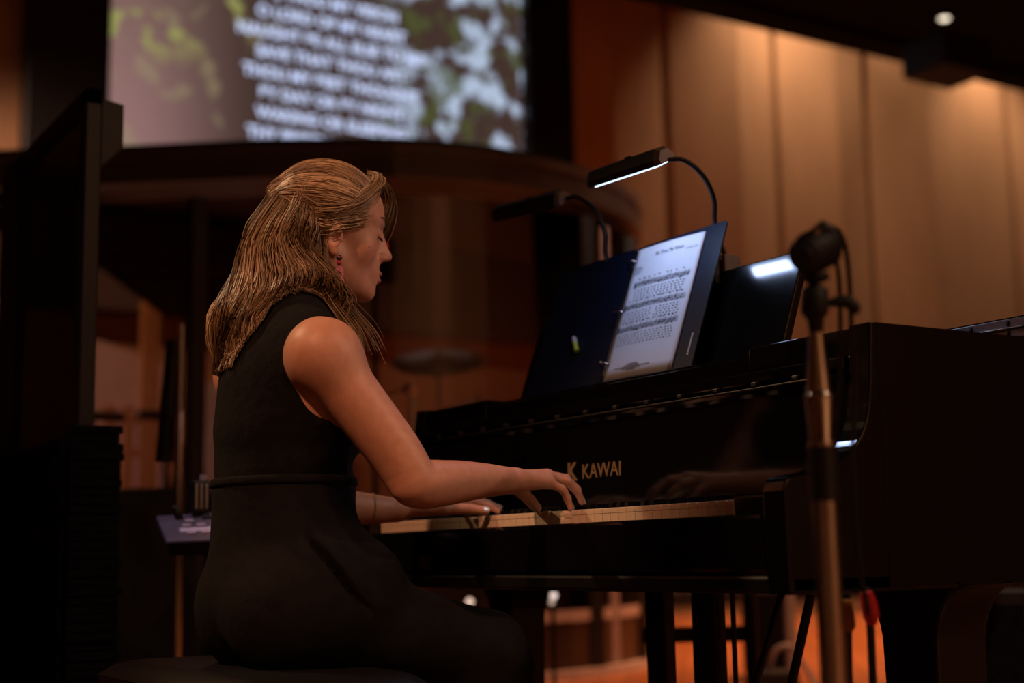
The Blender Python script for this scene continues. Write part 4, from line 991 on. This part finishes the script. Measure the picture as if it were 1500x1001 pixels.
for s in (-1, 1):
    er = rotm((0, 0, 1), R(-s*18)) @ rotm((1, 0, 0), R(-12))
    hell((s*.0725, -.019, -.026), (.0085, .0175, .029), .006, er)
    hell((s*.0815, -.014, -.024), (.0060, .0100, .017), .003, er, True)
    hcone((s*.077, -.024, -.012), (s*.077, -.010, .000), .0026, .0026, .003)
    hell((s*.073, -.012, -.052), (.0055, .0075, .0085), .005)
    hcone((s*.0735, -.003, -.030), (s*.0735, -.003, -.022), .0045, .0040, .004)
hcone((0, -.035, -.06), (0, .02, -.085), .045, .035, .03)

BV, BQ = body.mesh(.0026)
BV = relax(BV, BQ, 2, .45)
pl_ = thing('person', 'woman in a sleeveless black outfit playing the piano, seen from her side', 'person', (0, -.55, 0))
PO = Vector((0, -.55, 0))
# skin: warm tone, pinker lips, cheeks and knuckles, through a vertex colour
sk = bpy.data.materials.new('warm_skin'); sk.use_nodes = True; nt = sk.node_tree; b = nt.nodes['Principled BSDF']
at = nt.nodes.new('ShaderNodeAttribute'); at.attribute_name = 'skin_tone'
nz = nt.nodes.new('ShaderNodeTexNoise'); nz.inputs['Scale'].default_value = 70; nz.inputs['Detail'].default_value = 5
tc = nt.nodes.new('ShaderNodeTexCoord'); nt.links.new(tc.outputs['Object'], nz.inputs['Vector'])
mxn = nt.nodes.new('ShaderNodeMix'); mxn.data_type = 'RGBA'; mxn.blend_type = 'MULTIPLY'; mxn.inputs[0].default_value = .35
cr = nt.nodes.new('ShaderNodeValToRGB'); cr.color_ramp.elements[0].color = (.72, .60, .55, 1); cr.color_ramp.elements[1].color = (1, 1, 1, 1); cr.color_ramp.elements[0].position = .3; cr.color_ramp.elements[1].position = .65
nt.links.new(nz.outputs['Fac'], cr.inputs[0]); nt.links.new(at.outputs['Color'], mxn.inputs[6]); nt.links.new(cr.outputs[0], mxn.inputs[7]); nt.links.new(mxn.outputs[2], b.inputs['Base Color'])
b.inputs['Roughness'].default_value = .48; b.inputs['Subsurface Weight'].default_value = .12; b.inputs['Subsurface Radius'].default_value = (.010, .0035, .002); b.inputs['Subsurface Scale'].default_value = 1
bp = nt.nodes.new('ShaderNodeBump'); bp.inputs['Strength'].default_value = .06; bp.inputs['Distance'].default_value = .002; nz2 = nt.nodes.new('ShaderNodeTexNoise'); nz2.inputs['Scale'].default_value = 420
nt.links.new(tc.outputs['Object'], nz2.inputs['Vector']); nt.links.new(nz2.outputs['Fac'], bp.inputs['Height']); nt.links.new(bp.outputs[0], b.inputs['Normal'])
me = np_mesh('body', BV-np.array(PO), BQ)
tone = np.tile(np.array([.62, .33, .215]), (len(BV), 1)); LV = (BV-HO)@HM
def blob(c, r, col, w):
    global tone
    d = np.linalg.norm((LV-np.array(c))/np.array(r), axis=1); f = np.clip(1.25-d, 0, 1)*w; f = np.minimum(f, 1)[:, None]; tone = tone*(1-f)+np.array(col)*f
for s in (-1, 1): blob((s*.042, .058, -.040), (.03, .03, .022), (.62, .26, .18), .5)
blob((0, .096, -.0705), (.019, .014, .0062), (.42, .12, .11), 2.4); blob((0, .094, -.0818), (.017, .014, .0075), (.45, .13, .12), 2.4)
blob((0, .110, -.037), (.012, .012, .01), (.60, .27, .19), .6)
for c in ((.060, .052, -.033), (.068, .02, .0), (.058, .055, -.052)): blob(c, (.0022,)*3, (.22, .10, .07), 2.)
ca = me.color_attributes.new('skin_tone', 'FLOAT_COLOR', 'POINT'); ca.data.foreach_set('color', np.concatenate([tone, np.ones((len(tone), 1))], 1).astype(np.float32).ravel())
obj('body', me, sk, pl_)
# sleeveless top: torso grown by a few millimetres, armholes and waist cut away
def cut_top(P, d):
    for s in (-1, 1):
        q = (P-np.array([s*.203, -.484, .962]))/np.array([.080, .092, .108]); e = (np.linalg.norm(q, axis=1)-1)*.085
        d = np.maximum(d, -e)
    d = np.maximum(d, .772-P[:, 2]); d = np.maximum(d, P[:, 2]-1.105-(P[:, 1]+.46)*.1)
    return d
def fold_top(P, d):
    z, y, x = P[:, 2], P[:, 1], P[:, 0]
    f = .0022*np.sin(70*(z-.35*y)+9*x)*np.exp(-((z-.80)/.05)**2)+.0018*np.sin(48*(z+.55*(y+.4))+4)*np.exp(-((z-.90)/.10)**2)
    return cut_top(P, d-f)
top = SDF(); top.p = list(torso.p)
TV, TQ = top.mesh(.0042, fold_top, .0075); TV = relax(TV, TQ, 1, .4)
obj('sleeveless_top', np_mesh('sleeveless_top', TV-np.array(PO), TQ), M_CLOTH, pl_)
# armhole binding on the visible side follows the cut
# trousers: wide legs from the waist down, with waistband and pocket
tr = SDF()
tr.ell((0, -.495, .60), (.158, .118, .114), .04)
for s in (-1, 1): tr.ell((s*.072, -.514, .575), (.080, .086, .092), .04)
tr.ell((0, -.492, .72), (.140, .112, .12), .05)
tr.ell((0, -.492, .79), (.130, .108, .05), .04)
for s in (-1, 1):
    tr.ell((s*.090, -.43, .625), (.070, .10, .075), .05)
    tr.cone((s*.088, -.49, .570), (KN[s][0], KN[s][1], KN[s][2]+.006), .094, .073, .05)
    tr.cone(KN[s], (s*.118, KN[s][1]-.01, .13), .072, .088, .04)
def fold_tr(P, d):
    x, y, z = P.T
    f = .0035*np.sin(55*z+22*y+3*np.sin(9*y))*np.exp(-((y+.12)/.10)**2)+.003*np.sin(40*(z-y*.9)+6*x)*np.exp(-((y+.37)/.09)**2-((z-.60)/.09)**2)
    f += .0045*np.sin(26*x+10*np.sin(5*z))*(z < .40)
    # pocket slit on the right hip
    t = np.clip((z-.575)/(.69-.575), 0, 1); yl = -.425-.085*t**.8; slit = np.exp(-((y-yl)/.006)**2)*np.exp(-((z-.634)/.054)**4)*(x > .05)
    lip = np.exp(-((y-yl-.016)/.010)**2)*np.exp(-((z-.634)/.054)**4)*(x > .05)
    d = d-f+.018*slit-.008*lip
    return np.maximum(np.maximum(d, z-.792), .075-z)
RV, RQ = tr.mesh(.0042, fold_tr, .004); RV = relax(RV, RQ, 1, .4)
tro = obj('trousers', np_mesh('trousers', RV-np.array(PO), RQ), M_CLOTH2, pl_)
wb = SDF(); wb.p = list(tr.p)
def band(P, d): return np.maximum(np.maximum(d, P[:, 2]-.793), .776-P[:, 2])
WV, WQ = wb.mesh(.005, band, .0075); obj('waistband', np_mesh('waistband', WV-np.array(PO), WQ), M_CLOTH, pl_)
for s in (-1, 1):                                                     # shoes
    shoe = SDF(); yy = -.10 if s > 0 else -.16
    shoe.cone((s*.115, yy-.015, .048), (s*.118, yy+.15, .034), .040, .032, .03); shoe.ell((s*.118, yy+.165, .034), (.036, .045, .028), .03)
    V_, Q_ = shoe.mesh(.006, lambda P, d: np.maximum(d, .002-P[:, 2])); obj('shoe', np_mesh('shoe', V_-np.array(PO), Q_), M_VINYL, pl_)

# ---- hair: scalp shell plus strands combed along guides
M_HAIR = bpy.data.materials.new('honey_blonde_hair'); M_HAIR.use_nodes = True; nt = M_HAIR.node_tree; b = nt.nodes['Principled BSDF']
at = nt.nodes.new('ShaderNodeAttribute'); at.attribute_name = 'strand_tone'; nt.links.new(at.outputs['Color'], b.inputs['Base Color'])
b.inputs['Roughness'].default_value = .38; b.inputs['Specular IOR Level'].default_value = .55; b.inputs['Anisotropic'].default_value = .6
cap = SDF(); cap.ell(H(0, -.014, .032), (.076, .097, .083), .02, HM); cap.ell(H(0, -.045, -.03), (.066, .062, .07), .03, HM)
def cut_cap(P, d):
    L = (P-HO)@HM; s_, f, u = L.T
    face = np.maximum(f-(.050+.28*(u-.02)*0-.0*np.abs(s_)), -(u-.068+.9*np.maximum(.0, .06-f)*0))
    d = np.maximum(d, np.minimum(.065+.35*(.062-f)*0-u, f-.030+.10*np.maximum(0, -u)))     # open the forehead
    d = np.maximum(d, np.minimum(-.004-u, f+.018))                                        # open around cheek and ear
    return d
CV, CQ = cap.mesh(.004, cut_cap, .003)
hair_cap = obj('hair_base', np_mesh('hair_base', CV-np.array(PO), CQ), mat('dark_blonde_roots', (.10, .052, .020), .6, vary=.3, scale=120), pl_)

def catmull(P, n):
    """P: (S, m, 3) -> (S, n, 3)"""
    S_, m, _ = P.shape; Q = np.concatenate([2*P[:, :1]-P[:, 1:2], P, 2*P[:, -1:]-P[:, -2:-1]], 1)
    t = np.linspace(0, m-1, n); i = np.minimum(t.astype(int), m-2); u = (t-i)[None, :, None]
    a, b_, c, d = Q[:, i], Q[:, i+1], Q[:, i+2], Q[:, i+3]
    return .5*(2*b_+(c-a)*u+(2*a-5*b_+4*c-d)*u**2+(3*b_-a-3*c+d)*u**3)
NS = 22
def interp(x, xs, ys): return np.interp(x, xs, ys)
strands = []; tones = []
def lock_tone(n_lock, lock, n):
    base = np.array([.20, .118, .052]); hi = np.array([.72, .53, .31]); lo_ = np.array([.055, .030, .015])
    t = rng.random(n_lock)[lock]*.75+rng.random(n)*.25; t = t[:, None]
    return np.where(t < .45, lo_+(base-lo_)*(t/.45), base+(hi-base)*((t-.45)/.55))
TIE = np.array([.002, -.113, .058])
# A. swept back upper hair
nA, lA = 2600, 150
lock = rng.integers(0, lA, nA); ang0 = np.sort(rng.uniform(-1, 1, lA)); ang = ang0[lock]+rng.normal(0, .02, nA); t0 = rng.uniform(0, .30, nA)*(rng.random(nA) < .6)
ph = ang*R(112)                                     # 0 = top of the forehead, +-112 = above the ears
root = np.stack([.077*np.sin(ph), .062*np.cos(ph*.78)-.006+.014*np.cos(ph), .026+.070*np.cos(ph)], 1)
EC = np.array([0, -.014, .030]); ER = np.array([.078, .100, .086])
def onskull(p, k): q = (p-EC)/ER; return EC+q/np.linalg.norm(q, axis=-1, keepdims=True)*ER*k
ctrl = []
tie = TIE+np.stack([.012*np.sin(ph*1.2), 0*ph, -.030*np.abs(ang)**1.5], 1)+rng.normal(0, .004, (nA, 3))
for k, t in enumerate(np.linspace(0, 1, 7)):
    p = root*(1-t)+tie*t
    p[:, 2] += .030*np.sin(math.pi*t)*(1-.9*np.abs(ang)) - .012*np.sin(math.pi*t)*np.clip((np.abs(ang)-.4)/.4, 0, 1)
    lift = 1.035+.030*np.sin(math.pi*t)+.020*rng.random(lA)[lock]*np.sin(math.pi*t)+rng.normal(0, .007, nA)
    ctrl.append(onskull(p, lift[:, None]) if t < 1 else p)
cA = catmull(np.stack(ctrl, 1), 40)
ii = (t0[:, None]+(1-t0[:, None])*np.linspace(0, 1, NS)[None])*39
i0 = np.minimum(ii.astype(int), 38); fr_ = (ii-i0)[..., None]
A_ = np.take_along_axis(cA, i0[..., None].repeat(3, 2), 1)*(1-fr_)+np.take_along_axis(cA, (i0+1)[..., None].repeat(3, 2), 1)*fr_
strands.append(A_); tones.append(lock_tone(lA, lock, nA)*1.05)
# B. loose lower hair falling in waves over the shoulders and back
nB, lB = 4300, 130
lock = rng.integers(0, lB, nB); phl = rng.uniform(-76, 76, lB); lay = rng.random(lB)**.7; lenl = rng.uniform(.86, 1.05, lB); pw = 2.2*np.sin(np.radians(phl)*2.2)+rng.normal(0, .55, lB); aw = rng.uniform(.008, .019, lB)
phd = np.clip(phl[lock]+rng.normal(0, 3.0, nB), -80, 80); ph = np.radians(phd); ly_ = lay[lock]
v = np.linspace(0, 1, 9); back = np.cos(np.clip(ph, -math.pi/2, math.pi/2)); u0 = .020+.042*back**1.5
uend = (-.266+.125*np.clip((np.abs(phd)-34)/36, 0, 1)-.045*np.clip((np.abs(phd)-66)/14, 0, 1))*lenl[lock]
ctrl = []; offB = rng.normal(0, 1, (nB, 3))
for t in v:
    u = u0+(uend-u0)*t
    rb = interp(u, [-.30, -.22, -.15, -.08, -.03, .02, .065], [.172, .170, .160, .142, .124, .110, .094]); rs_ = interp(u, [-.30, -.22, -.15, -.08, -.03, .03], [.125, .118, .106, .095, .086, .079])
    k = (.78+.26*ly_)*(.80+.20*min(1, t*5)); k = k*(1+.075*np.sin(t*10.5+.9*np.cos(ph*1.5)-1.4)*min(1, t*1.6))
    s_ = rs_*np.sin(ph)*k; f = -.016-rb*np.cos(ph)*k
    f = f+np.where(np.abs(phd) > 50, np.clip((np.abs(phd)-50)/30, 0, 1)*.075*np.clip((t-.40)/.60, 0, 1), 0)-np.where(np.abs(phd) > 45, .018*np.clip((np.abs(phd)-45)/30, 0, 1)*np.clip(1-t*1.3, 0, 1), 0)
    wv = aw[lock]*np.clip(t*1.5-.15, 0, 1)*np.sin(pw[lock]+t*10.5)
    wv2 = .8*aw[lock]*np.clip(t*1.5-.15, 0, 1)*np.cos(pw[lock]+t*10.0)
    s_ = s_+.013*np.sin(t*9.5+.6+.8*np.sin(ph*2))*min(1, t*1.5)
    p = np.stack([s_+wv*np.cos(ph)+wv2*.5*np.sin(ph), f+wv*np.sin(ph)-wv2*np.cos(ph), u+0*s_], 1)
    spread = .0058-.0046*t**1.5; ctrl.append(p+offB*spread+rng.normal(0, 1, (nB, 3))*.0006)
P = np.stack(ctrl, 1)
B_ = catmull(P, NS); strands.append(B_); tones.append(lock_tone(lB, lock, nB))
# side swept fringe over the right temple
nF = 420; gF = np.array([[.002, .060, .100], [.022, .068, .094], [.042, .062, .080], [.058, .046, .060], [.071, .020, .036], [.079, -.014, .018], [.078, -.050, .012]])
P = gF[None]+rng.normal(0, 1, (nF, 1, 3))*np.array([.006, .004, .007])+rng.normal(0, .0010, (nF, 7, 3)); P[:, :, 0] *= np.where(rng.random(nF) < .7, 1, -1)[:, None]
strands.append(catmull(P, NS)); tones.append(lock_tone(20, rng.integers(0, 20, nF), nF)*1.05)
# C. face framing locks and a few loose hairs
nC = 420; rootc = np.array([-.006, .066, .094])
gC = np.array([[0, 0, 0], [-.010, .028, -.002], [-.026, .047, -.028], [-.036, .045, -.066], [-.042, .031, -.104], [-.048, .016, -.138]])
w = rng.normal(0, 1, (nC, 1, 3))*np.array([.004, .004, .003])*np.linspace(.6, 1.8, 6)[None, :, None]
kk = rng.uniform(.55, 1.02, (nC, 1, 1)); P = rootc+gC[None]*kk+w+rng.normal(0, 1, (nC, 1, 3))*np.array([.008, .003, .003])
strands.append(catmull(P, NS)); tones.append(lock_tone(12, rng.integers(0, 12, nC), nC)*1.1)
nD = 130; sgn = np.where(rng.random(nD) < .75, 1, -1)
gD = np.array([[.066, .038, .020], [.073, .018, .012], [.080, -.010, .004], [.081, -.034, -.004], [.074, -.060, .006], [.050, -.090, .030]])
P = gD[None]*np.stack([sgn, np.ones(nD), np.ones(nD)], 1)[:, None]+rng.normal(0, 1, (nD, 1, 3))*np.array([.002, .006, .010])+rng.normal(0, .0015, (nD, 6, 3))
strands.append(catmull(P, NS)); tones.append(lock_tone(12, rng.integers(0, 12, nD), nD)*1.15)
nE = 90; gE = np.array([[.074, -.044, -.030], [.080, -.040, -.075], [.086, -.026, -.115], [.094, -.004, -.150], [.102, .026, -.185], [.104, .040, -.215]])
P = gE[None]+rng.normal(0, 1, (nE, 1, 3))*np.array([.006, .012, .006])*np.linspace(.5, 1.6, 6)[None, :, None]
strands.append(catmull(P, NS)); tones.append(lock_tone(8, rng.integers(0, 8, nE), nE)*1.1)
S_ = np.concatenate(strands); T_ = np.concatenate(tones)
SW = S_@HM.T+HO                                       # to world
# push strands out of the body and clothes
near = [q for q in body.p if not q[5] and np.linalg.norm(body.bound(q)[0]-np.array([0, -.45, 1.1]))-body.bound(q)[1] < .30]
flat = SW.reshape(-1, 3)
for _ in range(3):
    d = body.eval(flat, near); lowz = flat[:, 2] < 1.10; tgt = np.where(lowz, .0115, .0035); bad = np.where(d < tgt)[0]
    if len(bad) == 0: break
    pb_ = flat[bad]; e = 1e-3; g_ = np.stack([body.eval(pb_+np.eye(3)[k]*e, near)-d[bad] for k in range(3)], 1)/e
    g_ /= np.maximum(np.linalg.norm(g_, axis=1, keepdims=True), 1e-6); flat[bad] += g_*(tgt[bad]-d[bad])[:, None]*(1+rng.random(len(bad))[:, None]*.4)
SW = flat.reshape(SW.shape)
def strand_mesh(SW, T_, rad, name, parent):
    n, m, _ = SW.shape; tan = np.gradient(SW, axis=1); tan /= np.maximum(np.linalg.norm(tan, axis=2, keepdims=True), 1e-9)
    ref = np.array([.37, .21, .9]); a = np.cross(tan, ref); a /= np.maximum(np.linalg.norm(a, axis=2, keepdims=True), 1e-9); b_ = np.cross(tan, a)
    prof = np.sin(np.linspace(.25, math.pi*.93, m))**.5; r = rad*rng.uniform(.7, 1.3, (n, 1, 1))*prof[None, :, None]
    ring = np.stack([SW+r*(a*math.cos(k*2.0944)+b_*math.sin(k*2.0944)) for k in range(3)], 2)      # n,m,3,3
    V = ring.reshape(-1, 3); base_i = (np.arange(n)[:, None]*m+np.arange(m-1)[None])*3
    Q = np.stack([np.stack([base_i+k, base_i+(k+1) % 3, base_i+3+(k+1) % 3, base_i+3+k], -1) for k in range(3)], 2).reshape(-1, 4)
    me = np_mesh(name, V-np.array(PO), Q); c = np.repeat(T_, m*3, 0)
    ca = me.color_attributes.new('strand_tone', 'FLOAT_COLOR', 'POINT'); ca.data.foreach_set('color', np.concatenate([c, np.ones((len(c), 1))], 1).astype(np.float32).ravel())
    return obj(name, me, M_HAIR, parent)
hs = strand_mesh(SW, T_, .00085, 'hair', pl_); hs['kind'] = 'stuff'
# brows and lashes
def L2W(p): return p@HM.T+HO
for s in (-1, 1):
    br_ = []; la = []
    for k in range(70):
        t = k/69.; p0 = np.array([s*(.014+.034*t), .0930-.022*t**1.7, .0205+.006*math.sin(t*2.4)])+rng.normal(0, .0008, 3); d_b = np.array([s*.0045, -.0015, .0022*(1-1.6*t)])
        br_.append([p0, p0+d_b*.5+np.array([0, .0006, 0]), p0+d_b])
    BR = catmull(L2W(np.array(br_)), 6); strand_mesh(BR, np.tile([.07, .035, .018], (len(BR), 1)), .00045, 'eyebrow', pl_)['kind'] = 'stuff'
    for k in range(44):
        t = k/43.; p0 = np.array([s*(.018+.026*t), .0812-.010*t**1.6, -.0075-.002*math.sin(t*3.14)]); out_ = np.array([s*.004*t, .007, -.0048])
        la.append([p0, p0+out_*.5+np.array([0, 0, -.0012]), p0+out_])
    LA = catmull(L2W(np.array(la)), 6); strand_mesh(LA, np.tile([.008, .005, .004], (len(LA), 1)), .00036, 'eyelashes', pl_)['kind'] = 'stuff'
# earring on the visible ear
M_GLIT = mat('pink_glitter_resin', (.50, .20, .27), .25, vary=.7, scale=420, bump=.2); M_RUBY = mat('red_bead', (.28, .02, .04), .15)
ea = H(.091, -.008, -.064)
def earring(c, sgn):
    c = Vector(c); e = thing('earring', None, None); e.parent = pl_; e.location = c-PO
    def add(mb, nm, m_): mb.v = [tuple(Vector(p)-c) for p in mb.v]; mb.build(nm, m_, e)
    add(MB().lathe([(.001, .0035), (.0045, .003), (.0055, 0), (.0045, -.002)], 8, frame_to(c, (sgn*1, -.35, 0))), 'stud', mat('dark_stud', (.06, .012, .03), .2))
    add(MB().lathe([(.001, .005), (.0035, .003), (.0045, 0), (.0035, -.003), (.001, -.005)], 10, Matrix.Translation(c+Vector((0, 0, -.0095)))), 'bead', M_RUBY)
    o3 = c+Vector((0, 0, -.0165)); mb = MB(); sd = Vector((.35*sgn, .94, 0)); nn = Vector((.94*sgn, -.35, 0))
    out_p = [(-.0065, 0), (.0065, 0), (.0085, -.036), (.0045, -.036), (.0035, -.008), (-.0035, -.008), (-.0045, -.036), (-.0085, -.036)]
    fr2 = [o3+sd*a+Vector((0, 0, b2))+nn*.0014 for a, b2 in out_p]; bk2 = [p-nn*.0028 for p in fr2]; n8 = 8
    fs = [(0, 7, 6, 5), (0, 5, 4, 1), (1, 4, 3, 2)]; fs = fs+[tuple(i+8 for i in f)[::-1] for f in fs]+[(i, (i+1) % 8, 8+(i+1) % 8, 8+i) for i in range(8)]
    add(mb.add(fr2+bk2, fs), 'arch_drop', M_GLIT)
earring(ea, 1); earring(H(-.081, -.012, -.062), -1)
# painted silver nails
M_NAIL = mat('silver_nail', (.72, .72, .76), .22, .3)
def nail(tip, prev, up_, r):
    tip = Vector(tip); d = (tip-Vector(prev)).normalized(); u = Vector(up_); u = (u-d*u.dot(d)).normalized(); s_ = d.cross(u)
    mb = MB(); vs = []; nn = 6
    for i in range(5):
        for k in range(nn+1):
            a = (k/nn-.5)*1.7; w = 1 if i < 3 else (.92, .6)[i-3]
            vs.append(tip+d*(-.0065+.0034*i)+(s_*math.sin(a*w)+u*math.cos(a*w))*(r+.0006-(.0012 if i == 4 else 0)))
    fs = [(i*(nn+1)+k, i*(nn+1)+k+1, (i+1)*(nn+1)+k+1, (i+1)*(nn+1)+k) for i in range(4) for k in range(nn)]
    mb.add([p-PO for p in vs], fs, True); mb.build('nail', M_NAIL, pl_)
nail(LT[3], LT[2], (.75, -.2, .6), .0088)
for F_ in (RF, LF):
    for f in F_: nail(f[2], f[1], (0, .6, .8), .0068)
nail(RT[3], RT[2], (-.6, 0, .8), .0088)
# thin bracelet on the left wrist
lw = Vector(Lw); dl_ = (lw-Vector(Le)).normalized(); q_ = Vector(Lw).lerp(Vector(Le), .22); a_ = dl_.orthogonal().normalized(); b2_ = dl_.cross(a_)
pts = [q_+(a_*math.cos(t)+b2_*math.sin(t))*.0300-PO for t in np.linspace(0, 2*math.pi, 33)]
MB().tube(pts, .0008, 6, False).build('bracelet', M_BRASS, pl_)
